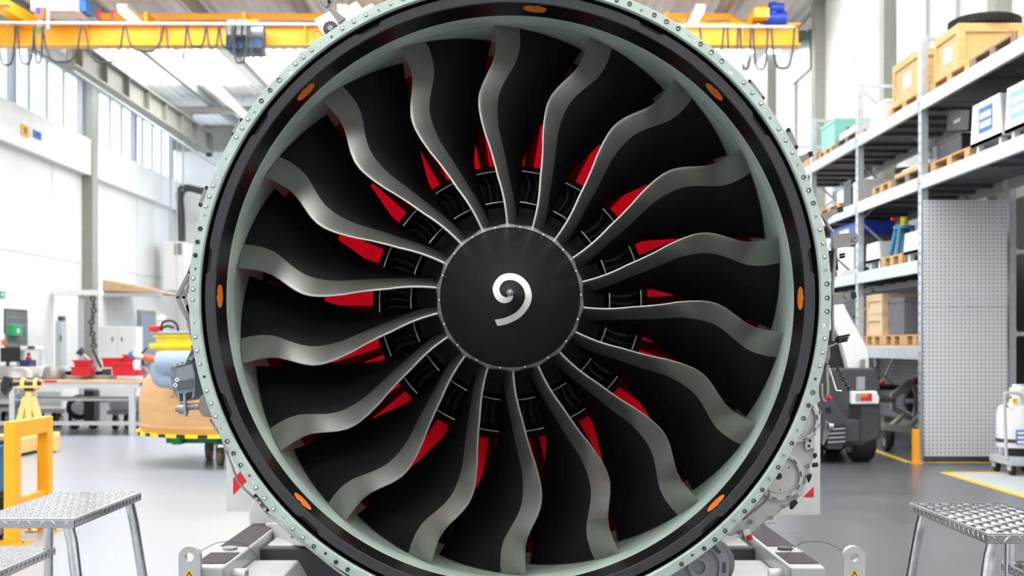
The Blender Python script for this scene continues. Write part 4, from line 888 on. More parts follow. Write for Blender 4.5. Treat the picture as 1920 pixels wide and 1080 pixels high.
t = thing('narrow_locker', 'narrow grey control post with black cap by the left wall', 'control post', (X(113, 26.2), 26.2, 0)); MB().box(X(107, 26.2), X(118, 26.2), 26.1, 26.4, .0, Z(602, 26.2)).build('body', 'light_grey', t, bevel=.01); MB().box(X(110, 26.2), X(118, 26.2), 26.15, 26.35, Z(602, 26.2), Z(593, 26.2)).build('cap', 'dark_grey', t); MB().box(X(117, 26.2), X(119, 26.2), 26.06, 26.1, Z(640, 26.2), Z(628, 26.2)).build('latch', 'dark_grey', t)
t = thing('door_canopy', 'tan sloping canopy roof projecting over the rear doors', 'canopy', (XL+.7, 32, Z(545, 31)))
MB().prism([(XL+.01, 30.8, Z(525, 31)), (XL+.01, 30.8, Z(545, 31)), (XL+1.5, 30.8, Z(550, 31)), (XL+1.5, 30.8, Z(547, 31))], (0, 2.2, 0)).build('canopy_roof', 'bench_wood', t); MB().box(XL+.01, XL+1.5, 30.8, 30.86, Z(557, 31), Z(550, 31)).build('canopy_edge', 'light_grey', t)
t = thing('air_heater', 'white wall-hung air heater box with dark louvre grille', 'heater', (X(325, 35), 35, Z(545, 35)))
MB().box(X(306, 35), X(346, 35), 35, 36.0, Z(545, 35), Z(453, 35)).build('casing', 'plain_white', t, bevel=.02)
for k in range(5): MB().box(X(327, 35), X(341, 35), 34.98, 35, Z(477-k*4.4, 35), Z(474.5-k*4.4, 35)).build('louvre', 'dark_grey', t)
for k in (0, 1): MB().box(X(312+24*k, 35)-.02, X(312+24*k, 35)+.02, 35.4, 35.44, Z(454, 35), ZC).build('hanger_rod', 'light_grey', t)
MB().tube(catmull([(X(333, 35), 35.4, Z(455, 35)), (X(331, 35), 35.4, Z(400, 35)), (X(328, 35), 35.4, Z(360, 35)), (X(338, 35), 35.5, Z(347, 35)), (X(372, 35), 35.7, Z(352, 35)), (X(430, 35), 36.2, Z(352, 35))], 6), .09, 10).build('supply_hose', 'dark_grey', t, smooth=60); MB().tube(catmull([(X(338, 35), 35.4, Z(455, 35)), (X(337, 35), 35.4, Z(400, 35)), (X(335, 35), 35.4, Z(365, 35)), (X(344, 35), 35.5, Z(352, 35)), (X(372, 35), 35.7, Z(357, 35)), (X(430, 35), 36.2, Z(357, 35))], 6), .05, 10).build('supply_hose', 'cable', t, smooth=60)
t = thing('chain_hoist', 'dark hand chains hanging on the grey wall column', 'chain', (X(172, 27.6), 27.6, 1.2))
for k in range(9): MB().lathe([(-.02, .07), (.02, .07), (.02, .03), (-.02, .03)], 12, axis='X' if k % 2 else 'Y', c=(X(174, 27.4)+.03*math.sin(k), 27.4, Z(560+k*11, 27.4)), closed=True).build('chain_link', 'dark_grey', t)
MB().bar((X(174, 27.4), 27.4, Z(655, 27.4)), (X(190, 27.4), 27.4, Z(690, 27.4)), .05, .05).build('hook', 'dark_grey', t)
MB().bar((X(105, 27.4), 27.4, Z(549, 27.4)), (X(190, 27.4), 27.4, Z(549, 27.4)), .3, .12).build('jib_arm', 'plain_white', t)
MB().bar((X(176, 27.4), 27.4, Z(549, 27.4)), (X(152, 27.4), 27.4, Z(549, 27.4)), .1, .1).build('jib_pivot', 'light_grey', t); MB().box(X(152, 27.4)-.05, X(152, 27.4)+.05, 27.35, 27.45, 0, Z(552, 27.4)).build('jib_post', 'light_grey', t)
# ---- tan cowl on green dolly with engine module on top
CX, CY = X(428, 13.6), 13.7
t = thing('cowl_dolly', 'green wheeled dolly with yellow and black striped edge under the tan tub', 'dolly', (CX, CY, 0))
m0 = MB().lathe([(.34, 1.03), (.38, 1.03), (.38, .9), (.34, .9)], 72, axis='Z', c=(CX, CY, 0), closed=True).build('round_platform', 'sticker_yellow', t)
for k in range(26): a = 2*PI*k/26; MB().lathe([(.342, 1.033), (.378, 1.033)], 3, axis='Z', c=(CX, CY, 0), a0=a, a1=a+.1).build('black_stripe', 'sticker_black', m0)
MB().cyl((CX, CY, .345), (CX, CY, .375), .92, 48).build('deck', 'dark_grey', t)
for q in (-.35, .35): MB().box(CX-.62, CX+.62, CY+q-.05, CY+q+.05, .24, .34).build('frame_bar', 'sign_green', t, bevel=.006)
for q in (-.45, .45): MB().box(CX+q-.05, CX+q+.05, CY-.6, CY+.6, .24, .34).build('frame_bar', 'sign_green', t, bevel=.006)
for x, y in ((X(403, 13.0), 13.25), (X(374, 13.5), 13.95), (CX+.5, 13.25), (CX+.5, 14.2)):
    MB().cyl((x-.03, y, .1), (x+.03, y, .1), .1, 22).build('caster_wheel', 'wood_old', t); MB().cyl((x-.034, y, .1), (x+.034, y, .1), .07, 14).build('caster_hub', 'dark_grey', t)
    for q in (-.045, .045): MB().box(x+q-.006, x+q+.006, y-.03, y+.03, .1, .23).build('caster_fork', 'machine_grey', t)
    MB().box(x-.055, x+.055, y-.05, y+.05, .23, .25).build('caster_plate', 'machine_grey', t)
t = thing('engine_cowl', 'tan barrel-shaped fibreglass cowl standing on the green dolly', 'cowl', (CX, CY, .38))
MB().lathe([(.38, .97), (.42, .99), (.46, .985), (.62, 1.0), (.8, .99), (.93, .95), (1.0, .90), (1.03, .86), (1.03, .80), (.9, .82)], 72, axis='Z', c=(CX, CY, 0)).build('cowl_shell', 'tan_cowl', t, smooth=50); MB().lathe([(.42, .99), (.43, 1.002), (.45, 1.002), (.46, .987)], 72, axis='Z', c=(CX, CY, 0)).build('cowl_rib', 'tan_cowl', t); MB().cyl((CX, CY, .99), (CX, CY, 1.0), .84, 48).build('cowl_cover', 'dark_grey', t)
t = thing('engine_module', 'yellow ribbed engine module with grey-blue tank and pipes on the tan cowl', 'engine module', (CX, CY, 1.0)); R = .80
Ym = 13.7-.55; mc = (CX, CY+.1, 0)
MB().lathe([(1.0, .62), (1.06, .62), (1.06, .86), (1.12, .88), (1.14, .88), (1.14, .84), (1.28, .84), (1.28, .90), (1.31, .92), (1.35, .92), (1.35, .84), (1.42, .84), (1.42, .88), (1.44, .88), (1.44, .1)], 60, axis='Z', c=mc).build('yellow_casing', 'bright_yellow', t, smooth=30)
MB().lathe([(1.44, .88), (1.45, .9), (1.47, .9), (1.48, .86), (1.48, .1)], 60, axis='Z', c=mc).build('top_flange', 'column_grey', t)
q = MB().tube(catmull([(X(304, 12.7), 12.62, 1.13), (X(320, 12.7), 12.60, 1.14), (X(350, 12.7), 12.60, 1.14), (X(380, 12.7), 12.65, 1.14)], 4), [.03]+[.13]*11+[.13], 20).build('tank', 'slate_blue', t, smooth=60); MB().tube(catmull([(X(302, 12.7), 12.62, 1.12), (X(302, 12.7), 12.62, 1.02), (X(312, 12.7), 12.62, .96), (X(360, 12.7), 12.62, .97)], 5), .085, 16).build('tank_leg', 'slate_blue', t, smooth=60)
for pts, r, mm in (([(X(296, 12.7), 12.62, 1.17), (X(284, 12.7), 12.62, 1.19), (X(274, 12.7), 12.62, 1.20)], .035, 'orange_plastic'), ([(X(274, 12.7), 12.62, 1.2), (X(262, 12.7), 12.6, 1.22), (X(256, 12.7), 12.6, 1.23)], .03, 'bolt_pale'), ([(X(270, 12.7), 12.6, 1.12), (X(258, 12.7), 12.6, 1.12)], .055, 'plain_white'), ([(X(274, 12.7), 12.6, 1.1), (X(290, 12.7), 12.6, 1.03), (X(300, 12.7), 12.6, 1.06)], .015, 'steel_dull'), ([(X(268, 12.7), 12.65, 1.2), (X(276, 12.7), 12.62, 1.1), (X(288, 12.7), 12.6, 1.18)], .014, 'steel_dull'), ([(X(280, 12.7), 12.62, 1.3), (X(270, 12.7), 12.62, 1.22), (X(276, 12.7), 12.62, 1.08)], .012, 'dark_grey')): MB().tube(catmull(pts, 4), r, 10).build('pipe', mm, t, smooth=60)
MB().cyl((X(255, 12.7), 12.6, 1.23), (X(249, 12.7), 12.6, 1.22), .04, 14).build('pipe_cap', 'sign_blue', t)
for pts in ([(X(300, 13.4), 13.4, 1.48), (X(306, 13.4), 13.4, 1.58), (X(322, 13.4), 13.4, 1.60), (X(332, 13.4), 13.4, 1.55), (X(334, 13.4), 13.4, 1.48)], [(X(296, 13.4), 13.4, 1.48), (X(312, 13.4), 13.4, 1.54), (X(326, 13.4), 13.4, 1.52)]): MB().tube(catmull(pts, 5), .014, 8).build('hose', 'black_paint', t, smooth=60)
MB().box(X(284, 13.4), X(302, 13.4), 13.3, 13.5, 1.48, 1.54).build('red_fitting', 'red_plastic', t, bevel=.01); MB().lathe([(1.48, .03), (1.6, .03), (1.61, .05), (1.65, .05), (1.67, .02)], 16, axis='Z', c=(X(303, 13.5), 13.5, 0)).build('white_valve', 'plain_white', t)
# ================================================================== right side: rack, tractor, carts
def dots(name, base, dot, sp, rad, axes=('X', 'Z'), metal=.3):
    m = mat(name, base, .45, metal=metal); nt = m.node_tree; b = nt.nodes['Principled BSDF']
    tc = nt.nodes.new('ShaderNodeTexCoord'); sx = nt.nodes.new('ShaderNodeSeparateXYZ'); nt.links.new(tc.outputs['Object'], sx.inputs[0]); ds = []
    for a in axes:
        d = nt.nodes.new('ShaderNodeMath'); d.operation = 'DIVIDE'; d.inputs[1].default_value = sp; nt.links.new(sx.outputs[a], d.inputs[0])
        f = nt.nodes.new('ShaderNodeMath'); f.operation = 'FRACT'; nt.links.new(d.outputs[0], f.inputs[0])
        s_ = nt.nodes.new('ShaderNodeMath'); s_.operation = 'SUBTRACT'; s_.inputs[1].default_value = .5; nt.links.new(f.outputs[0], s_.inputs[0])
        p = nt.nodes.new('ShaderNodeMath'); p.operation = 'MULTIPLY'; nt.links.new(s_.outputs[0], p.inputs[0]); nt.links.new(s_.outputs[0], p.inputs[1]); ds.append(p)
    ad = nt.nodes.new('ShaderNodeMath'); ad.operation = 'ADD'; nt.links.new(ds[0].outputs[0], ad.inputs[0]); nt.links.new(ds[1].outputs[0], ad.inputs[1])
    lt = nt.nodes.new('ShaderNodeMath'); lt.operation = 'LESS_THAN'; lt.inputs[1].default_value = (rad/sp)**2; nt.links.new(ad.outputs[0], lt.inputs[0])
    mx = nt.nodes.new('ShaderNodeMix'); mx.data_type = 'RGBA'; mx.inputs[6].default_value = tuple(lin(v) for v in base)+(1,); mx.inputs[7].default_value = tuple(lin(v) for v in dot)+(1,)
    nt.links.new(lt.outputs[0], mx.inputs[0]); nt.links.new(mx.outputs[2], b.inputs['Base Color'])
dots('peg_light', (214, 216, 219), (160, 162, 166), .0455, .0125, metal=0)
dots('peg_dark', (74, 76, 80), (150, 152, 154), .055, .016, ('Y', 'Z'))
XF, XBk = 4.69, 5.69; PY = [10.4, 13.7, 16.2, 18.7, 21.2]; LV = [4.14, 3.246, 2.30, 1.31]
R_ = thing('storage_rack', 'tall galvanised steel pallet rack with perforated posts along the right wall', 'rack', ((XF+XBk)/2, 16, 0))
def rk(mb, n_, m_, **k): return mb.build(n_, m_, R_, **k)
for i, y in enumerate(PY):
    top = 4.85
    for x in (XF, XBk):
        z0 = 0 if i else 0
        p = rk(MB().box(x-.035, x+.045, y-.05, y+.05, z0, top), 'upright', 'rack_zinc')
        for k in range(0, 40):
            if x == XF and i in (1, 2): MB().box(x-.037, x-.0345, y-.012, y+.012, .3+k*.114, .34+k*.114).build('slot', 'dark_grey', p, smooth=0)
    rk(MB().bar((XF, y, 4.82), (XBk, y, 4.82), .04, .04), 'frame_tie', 'rack_zinc')
    if i != 1:
        for k in range(5): rk(MB().bar((XF, y, .3+k*.9) if k % 2 else (XBk, y, .3+k*.9), (XBk, y, 1.2+k*.9) if k % 2 else (XF, y, 1.2+k*.9), .035, .025), 'frame_brace', 'rack_zinc')
for i in range(4):
    for l, z in enumerate(LV):
        if i == 0 and l > 1: continue
        for x in (XF, XBk): rk(MB().box(x-.05, x-.005, PY[i]+.05, PY[i+1]-.05, z-.15, z), 'shelf_beam', 'rack_zinc', bevel=.006)
        rk(MB().box(XF-.005, XBk-.05, PY[i]+.05, PY[i+1]-.05, z-.035, z-.008), 'shelf_deck', 'rack_under')
        for k in range(4): y = PY[i]+.4+k*.55; rk(MB().box(XF, XBk-.05, y-.04, y+.04, z-.075, z-.035), 'deck_rib', 'rack_under')
    rk(MB().bar((XBk-.06, PY[i]+.1, 2.5), (XBk-.06, PY[i+1]-.1, 3.9), .03, .03), 'rear_brace', 'rack_zinc')
    if i: rk(MB().bar((XBk-.06, PY[i]+.1, 2.1), (XBk-.06, PY[i+1]-.1, .5), .03, .03), 'rear_brace', 'rack_zinc')
    if i: rk(MB().box(XBk+.0, XBk+.02, PY[i]+.06, PY[i+1]-.06, .25, 2.15), 'perforated_back', 'peg_dark')
PB = thing('pegboard_panel', 'tall light grey perforated end panel on the rack', 'panel', (5.2, 13.55, 0))
MB().box(X(1733, 13.55), X(1889, 13.55), 13.55, 13.58, Z(575, 13.55), Z(375, 13.55)).build('upper_panel', 'peg_light', PB, bevel=.004); MB().box(X(1733, 13.55), X(1889, 13.55), 13.55, 13.58, Z(856, 13.55), Z(575.7, 13.55)).build('lower_panel', 'peg_light', PB, bevel=.004)
for x in (1737, 1880): MB().box(X(x, 13.55), X(x+8, 13.55), 13.58, 13.62, 0, Z(376, 13.55)).build('panel_strut', 'rack_under', PB)
for y in (472, 626):
    t = thing('wall_hook', 'white steel wall hook beside the pegboard panel', 'hook', (X(1900, 13.9), 13.9, Z(y, 13.9)), group='white hooks beside the pegboard')
    MB().bar((X(1886, 13.9), 13.9, Z(y, 13.9)), (X(1907, 13.9), 13.9, Z(y, 13.9)), .03, .09, (0, 0, 1)).build('hook_plate', 'plain_white', t, bevel=.01); MB().box(X(1897, 13.9), X(1902, 13.9), 13.87, 13.885, Z(y+1.5, 13.9), Z(y-2, 13.9)).build('hook_eye', 'black_paint', t)
    MB().box(X(1904, 13.9), XR, 13.9, 13.93, Z(y+4, 13.9), Z(y-4, 13.9)).build('hook_arm', 'plain_white', t)
# ---- pallets
def pallet(L=1.2, Wd=.8):
    t = thing('pallet', 'wooden pallet', 'pallet', (0, 0, 0)); n = 5
    def add(lst, nm, m, dims):
        o0 = None
        for p in lst:
            if o0 is None: o0 = MB().box(*dims).build(nm, m, t, local=True, smooth=0); o = o0
            else: o = o0.copy(); COL.objects.link(o); o.parent = t
            o.location = p
    add([(x, y, .022) for x in (.05, Wd/2, Wd-.05) for y in (.07, L/2, L-.07)], 'pallet_block', 'wood_pallet', (-.05, .05, -.07, .07, 0, .085))
    add([(x, 0, 0) for x in (.0, Wd/2-.05, Wd-.1)], 'bottom_board', 'wood_pallet', (0, .1, 0, L, 0, .02))
    add([(0, y, .107) for y in (0, L/2-.07, L-.14)], 'stringer_board', 'wood_pallet', (0, Wd, 0, .14, 0, .018))
    add([(x, 0, .125) for x in np.linspace(0, Wd-.12, n)], 'top_board', 'wood_pallet', (0, .12, 0, L, 0, .02))
    return t
PH = .145
base = pallet(1.15, .8); base2 = pallet(.8, .8); used = {}
XP = XF+.055
def rackY(x): return (XP)*F/(x-VX)
def place(kind, x_near, lv, label, dx=0, y=None, old=False):
    pr = base if kind == 0 else base2; loc_ = (XP+dx, y if y is not None else rackY(x_near), LV[lv])
    if kind not in used: used[kind] = 1; o = pr; o.location = loc_; o['label'] = label; o['group'] = 'pallets on the rack'
    else: o = dup(pr, loc_, 0, label, 'pallets on the rack')
    if old:
        for ch in o.children:
            for s_ in ch.material_slots: s_.link = 'OBJECT'; s_.material = MATS['wood_old']
    return o
G_ = 'crates and boxes on the rack'
def crate(y0, y1, z, h, label, w_=.78, name='wooden_crate', m='wood_crate', paper=True, cat='crate', dx=.01):
    x0 = XP+dx; t = thing(name, label, cat, (x0+w_/2, (y0+y1)/2, z)); MB().box(x0+.02, x0+w_-.02, y0+.02, y1-.02, z, z+h-.01).build('panel_box', m, t, smooth=0)
    b = .075
    for (ya, yb, za, zb) in ((y0, y1, z, z+b), (y0, y1, z+h-b, z+h), (y0, y0+b, z+b, z+h-b), (y1-b, y1, z+b, z+h-b)): MB().box(x0, x0+.03, ya, yb, za, zb).build('batten', m, t, smooth=0)
    for (xa, xb_, za, zb) in ((x0+.03, x0+w_, z, z+b), (x0+.03, x0+w_, z+h-b, z+h), (x0+.03, x0+b, z+b, z+h-b), (x0+w_-b, x0+w_, z+b, z+h-b)): MB().box(xa, xb_, y0, y0+.02, za, zb).build('batten', m, t, smooth=0)
    MB().box(x0, x0+w_, y0, y1, z+h-.0, z+h+.015).build('lid', m, t, smooth=0)
    if paper: MB().box(x0+.017, x0+.02, (y0+y1)/2-.13, (y0+y1)/2+.13, z+h*.3, z+h*.66).build('paper_label', 'plain_white', t)
    return t
def boxx(y0, y1, z, h, label, m, w_=.7, dx=.03, name='storage_box', cat='box', bev=.012, lid=None):
    x0 = XP+dx; t = thing(name, label, cat, (x0+w_/2, (y0+y1)/2, z)); MB().box(x0, x0+w_, y0, y1, z, z+h).build('body', m, t, bevel=bev)
    MB().box(x0-.008, x0+w_+.008, y0-.008, y1+.008, z+h*.86, z+h*.93).build('rim', lid or m, t, bevel=.004); return t
def legbin(y0, y1, z, h, label, sticker=None, txt=None, splay=.06, slope=.0):
    x0 = XP; w_ = .7; t = thing('stacking_bin', label, 'bin', (x0+w_/2, (y0+y1)/2, z)); lg = .12; zb = z+lg
    for x in (x0+.03, x0+w_-.09):
        for y in (y0+.09, y1-.15): MB().box(x, x+.06, y, y+.06, z, zb).build('leg', 'plain_white', t)
    MB().prism([(x0, y0, zb), (x0, y1, zb), (x0, y1-splay, zb+h), (x0, y0+splay, zb+h)], (.02, 0, 0)).build('front_wall', 'plain_white', t)
    MB().prism([(x0+w_-.02, y0, zb), (x0+w_-.02, y1, zb), (x0+w_-.02, y1-splay, zb+h), (x0+w_-.02, y0+splay, zb+h)], (.02, 0, 0)).build('rear_wall', 'plain_white', t)
    MB().box(x0, x0+w_, y0, y1, zb, zb+.03).build('bin_floor', 'plain_white', t)
    for a, b in ((y0, y0+splay), (y1, y1-splay)): MB().add([(x0+.02, a, zb), (x0+w_-.02, a, zb), (x0+w_-.02, b, zb+h), (x0+.02, b, zb+h), (x0+.02, a+.015*(1 if b > a else -1), zb), (x0+w_-.02, a+.015*(1 if b > a else -1), zb), (x0+w_-.02, b+.015*(1 if b > a else -1), zb+h), (x0+.02, b+.015*(1 if b > a else -1), zb+h)], [(0,1,2,3), (7,6,5,4), (0,4,5,1), (3,2,6,7), (0,3,7,4), (1,5,6,2)]).build('end_wall', 'light_grey', t)
    if sticker:
        ym = (y0+y1)/2; s_ = MB().box(x0-.004, x0, ym-.17, ym+.17, zb+h*.25, zb+h*.85).build('sticker', sticker, t)
        for q in (.36, .58): MB().box(x0-.006, x0-.004, ym-.14, ym+.13, zb+h*q, zb+h*(q+.14)).build('sticker_text', 'plain_white', s_)
    return t
# top level
z = LV[0]
place(0, 1720, 0, 'wooden pallet under the labelled crate beside the rack post', y=13.95); crate(14.0, 15.0, z+PH, .5, 'light wooden crate with white label, behind the near rack post')
place(0, 1786, 0, 'wooden pallet under the crate that carries the tyre', y=12.45); c2 = crate(12.78, 13.52, z+PH, .46, 'light wooden crate with a black tyre lying on top', w_=.78)
t = thing('tyre', 'black ribbed tyre lying flat on a wooden crate', 'tyre', (XP+.42, 13.12, z+PH+.475)); ty = (XP+.42, 13.12, z+PH+.48)
MB().lathe([(0, .22), (.0, .34), (.03, .37), (.09, .37), (.12, .34), (.12, .22), (.09, .2), (.03, .2)], 48, axis='Z', c=ty, closed=True).build('tyre_ring', 'rubber', t)
for k in range(48): a = 2*PI*k/48; MB().bar((ty[0]+.365*math.cos(a), ty[1]+.365*math.sin(a), ty[2]+.02), (ty[0]+.365*math.cos(a), ty[1]+.365*math.sin(a), ty[2]+.10), .025, .03, (math.cos(a), math.sin(a), 0)).build('tread_block', 'rubber', t, smooth=0)
place(0, 1850, 0, 'empty weathered pallet in front of the tyre crate', y=11.28, old=True); place(1, 1990, 0, 'pallet carrying the black corrugated hose', y=10.46)
pass
t = thing('corrugated_hose', 'coiled black corrugated hose in a grey tray', 'hose', (XP+.3, 10.9, z+PH)); MB().box(XP+.02, XP+.6, 10.55, 11.2, z+PH, z+PH+.12).build('hose_tray', 'machine_grey', t)
pts = catmull([(XP+.15, 10.9, z+PH+.12), (XP+.12, 11.0, z+PH+.4), (XP+.25, 11.05, z+PH+.62), (XP+.45, 11.0, z+PH+.5), (XP+.5, 10.95, z+PH+.14)], 10); MB().tube(pts, [.085 if k % 2 else .1 for k in range(len(pts))], 16).build('hose', 'rubber', t, smooth=0)
boxx(15.35, 16.0, z, .34, 'white steel machine housing on legs beside the crate', 'plain_white', name='machine_housing', cat='housing')
place(0, 1620, 0, 'wooden pallet beneath the flat white slab', y=16.45, old=True); boxx(16.5, 17.5, z+PH, .12, 'flat white slab lying on an old pallet', 'plain_white', name='flat_slab', cat='slab')
place(1, 1560, 0, 'wooden pallet under the teal boxes', y=17.8); t = boxx(17.75, 18.55, z+PH, .40, 'teal plastic transport box with hand slot on a pallet', 'teal', name='transport_box'); MB().box(XP+.2, XP+.34, 17.735, 17.755, z+PH+.2, z+PH+.26).build('hand_slot', 'black_paint', t); boxx(17.0, 17.6, z+PH+.12+.008, .22, 'smaller teal lid box behind the flat slab', 'teal', w_=.3, dx=.42, name='transport_box')
boxx(19.3, 19.9, z, .3, 'brown cardboard box on the far end of the top shelf', 'cardboard', name='cardboard_box'); boxx(20.0, 20.5, z, .22, 'low brown cardboard box at the far top shelf', 'cardboard', name='cardboard_box')
# second level
z = LV[1]
legbin(10.95, 11.56, z, .42, 'white bin with green sticker and hoop handle on legs', 'teal'); legbin(11.62, 12.42, z, .42, 'white sloped bin with blue sticker on legs', 'sign_blue')
boxx(11.75, 12.3, z+.155, .3, 'cardboard box standing inside the white sloped bin', 'cardboard', w_=.4, dx=.2, name='cardboard_box')
t = thing('hoop_handle', 'white tubular hoop rising behind the green-stickered bin', 'hoop', (XP+.35, 11.2, z+.15)); MB().tube(catmull([(XP+.5, 11.42, z+.15), (XP+.5, 11.40, z+.5), (XP+.5, 11.2, z+.66), (XP+.5, 11.0, z+.62)], 6), .028, 12).build('hoop', 'plain_white', t, smooth=60)
place(0, 1800, 1, 'wooden pallet under the black cases', y=12.45); t = boxx(12.75, 13.5, z+PH, .2, 'flat black flight case on a pallet', 'black_paint', name='flight_case', cat='case')
t = thing('flight_case', 'black flight case tilted on top of the flat case', 'case', (XP+.3, 13.1, z+PH+.2)); MB().add([(XP+.1, 12.75, z+.36), (XP+.75, 12.75, z+.36), (XP+.75, 13.4, z+.46), (XP+.1, 13.4, z+.46), (XP+.1, 12.7, z+.58), (XP+.75, 12.7, z+.58), (XP+.75, 13.35, z+.72), (XP+.1, 13.35, z+.72)], [(0,3,2,1), (4,5,6,7), (0,1,5,4), (1,2,6,5), (2,3,7,6), (3,0,4,7)]).build('case_shell', 'black_paint', t, bevel=.015); MB().box(XP+.094, XP+.1, 12.95, 13.15, z+.5, z+.54).build('case_latch', 'machine_grey', t)
place(0, 1727, 1, 'old pallet with loose planks on it', y=13.85, old=True); place(1, 1680, 1, 'short pallet beside the black drum', y=15.02)
t = thing('plank_stack', 'light plank stack on the old pallet', 'planks', (XP+.4, 14.4, z+PH))
for k in range(3): MB().box(XP+.02+k*.14, XP+.14+k*.14, 13.9, 14.95, z+PH, z+PH+.05).build('plank', 'wood_crate', t)
MB().box(XP+.1, XP+.22, 13.95, 14.9, z+PH+.05, z+PH+.1).build('plank', 'plain_white', t)
t = thing('oil_drum', 'small black drum standing on the second shelf', 'drum', (XP+.55, 16.0-.1, z)); MB().lathe([(z, .0001), (z, .13), (z+.02, .14), (z+.2, .135), (z+.21, .14), (z+.4, .135), (z+.42, .14), (z+.44, .12), (z+.43, .0001)], 32, axis='Z', c=(XP+.5, 16.01, 0)).build('drum_shell', 'black_paint', t, smooth=30)
boxx(16.4, 16.8, z, .35, 'white small carton on the second shelf beside the post', 'plain_white', w_=.4, name='carton'); boxx(16.9, 17.3, z, .42, 'dark grey case on the second shelf', 'dark_grey', w_=.4, name='equipment_case', cat='case')
place(0, 1600, 1, 'wooden pallet at the middle bay of the second shelf', y=17.4); place(1, 1550, 1, 'wooden pallet at the far bay of the second shelf', y=18.85); place(0, 1530, 1, 'wooden pallet at the far end of the second shelf', y=19.8)
# third level
z = LV[2]
legbin(13.82, 14.55, z, .25, 'plain white bin beside the rack post and blue tripod'); legbin(15.48, 16.1, z, .25, 'plain white bin on the far side of the blue tripod')
place(1, 1690, 2, 'wooden pallet carrying the blue tripod', y=14.6)
t = thing('blue_tripod', 'blue steel support tripod with yellow cap on a pallet', 'tripod', (XP+.19, 15.1, z+PH)); c0 = (XP+.19, 15.1)
MB().lathe([(z+PH+.34, .0001), (z+PH+.34, .13), (z+PH+.38, .13), (z+PH+.38, .0001)], 24, axis='Z', c=(c0[0], c0[1], 0)).build('top_ring', 'stand_blue', t)
for k in range(4): a = PI/4+PI/2*k; MB().tube([(c0[0]+.19*math.cos(a), c0[1]+.19*math.sin(a), z+PH+.005), (c0[0]+.1*math.cos(a), c0[1]+.1*math.sin(a), z+PH+.36)], .03, 12).build('leg', 'stand_blue', t)
MB().cyl((c0[0], c0[1], z+PH), (c0[0], c0[1], z+PH+.34), .035, 14).build('centre_leg', 'stand_blue', t); MB().cyl((c0[0], c0[1], z+PH+.38), (c0[0], c0[1], z+PH+.49), .045, 18).build('cap', 'bright_yellow', t); MB().bar((c0[0]-.09, c0[1], z+PH+.46), (c0[0]-.16, c0[1], z+PH+.47), .04, .03).build('red_lever', 'red_plastic', t)
t = boxx(16.5, 18.0, z+.55, .2, 'blue plastic bin with paper label on the raised frame', 'deep_blue', name='blue_bin', cat='bin', w_=.5); MB().box(XP+.025, XP+.03, 17.0, 17.5, z+.6, z+.68).build('paper_label', 'plain_white', t)
t = thing('support_frame', 'grey support frame under the blue bin', 'frame', (XP+.3, 17.2, z)); MB().box(XP+.03, XP+.55, 16.45, 18.05, z+.5, z+.55).build('frame_top', 'rack_under', t)
for y in (16.5, 17.95): MB().box(XP+.03, XP+.08, y, y+.05, z, z+.5).build('leg', 'rack_under', t); MB().box(XP+.5, XP+.55, y, y+.05, z, z+.5).build('leg', 'rack_under', t)
for k in range(3): t = thing('pipe_section', 'grey pipe section lying under the blue bin', 'pipe', (XP+.15+k*.13, 17.0, z), group='pipe sections under the blue bin'); MB().lathe([(16.6, .055), (17.7, .055), (17.7, .04), (16.6, .04)], 18, axis='Y', c=(XP+.15+k*.13, 0, z+.055), closed=True).build('pipe_wall', 'light_grey', t)
# fourth level
z = LV[3]
place(1, 1727, 3, 'wooden pallet beside the near post on the lowest shelf', y=13.752); place(1, 1690, 3, 'wooden pallet under the grey felt box', y=14.555); place(1, 1650, 3, 'wooden pallet under the plywood boxes', y=15.358)
t = boxx(14.62, 15.2, z+PH, .46, 'grey felt-covered box on the lowest shelf', 'felt_grey', name='felt_box', w_=.5); crate(15.42, 16.1, z+PH, .26, 'lower of two pale plywood boxes stacked on the lowest shelf', w_=.6, name='plywood_box', m='ply', paper=False, cat='box'); crate(15.42, 16.1, z+PH+.28, .24, 'upper of two pale plywood boxes stacked on the lowest shelf', w_=.6, name='plywood_box', m='ply', paper=False, cat='box')
t = thing('black_rack_box', 'black equipment box carrying yellow bottles', 'box', (XP+.5, 14.2, z+PH)); MB().box(XP+.25, XP+.72, 13.9, 14.5, z+PH, z+PH+.26).build('box_body', 'black_paint', t, bevel=.01)
for k in range(2):
    t = thing('gas_bottle', 'small yellow gas bottle with grey valve on the black box', 'gas bottle', (XP+.33+k*.19, 14.0, z+PH+.42), group='yellow gas bottles'); b0_ = z+PH+.26; MB().lathe([(b0_, .0001), (b0_, .036), (b0_+.01, .04), (b0_+.17, .04), (b0_+.2, .025), (b0_+.21, .015), (b0_+.215, .0001)], 20, axis='Z', c=(XP+.33+k*.19, 14.05, 0)).build('bottle', 'bright_yellow', t, smooth=50); MB().cyl((XP+.33+k*.19, 14.05, b0_+.21), (XP+.33+k*.19, 14.05, b0_+.25), .015, 10).build('valve', 'dark_grey', t); MB().box(XP+.30+k*.19, XP+.36+k*.19, 14.005, 14.012, b0_+.06, b0_+.12).build('bottle_label', 'plain_white', t)
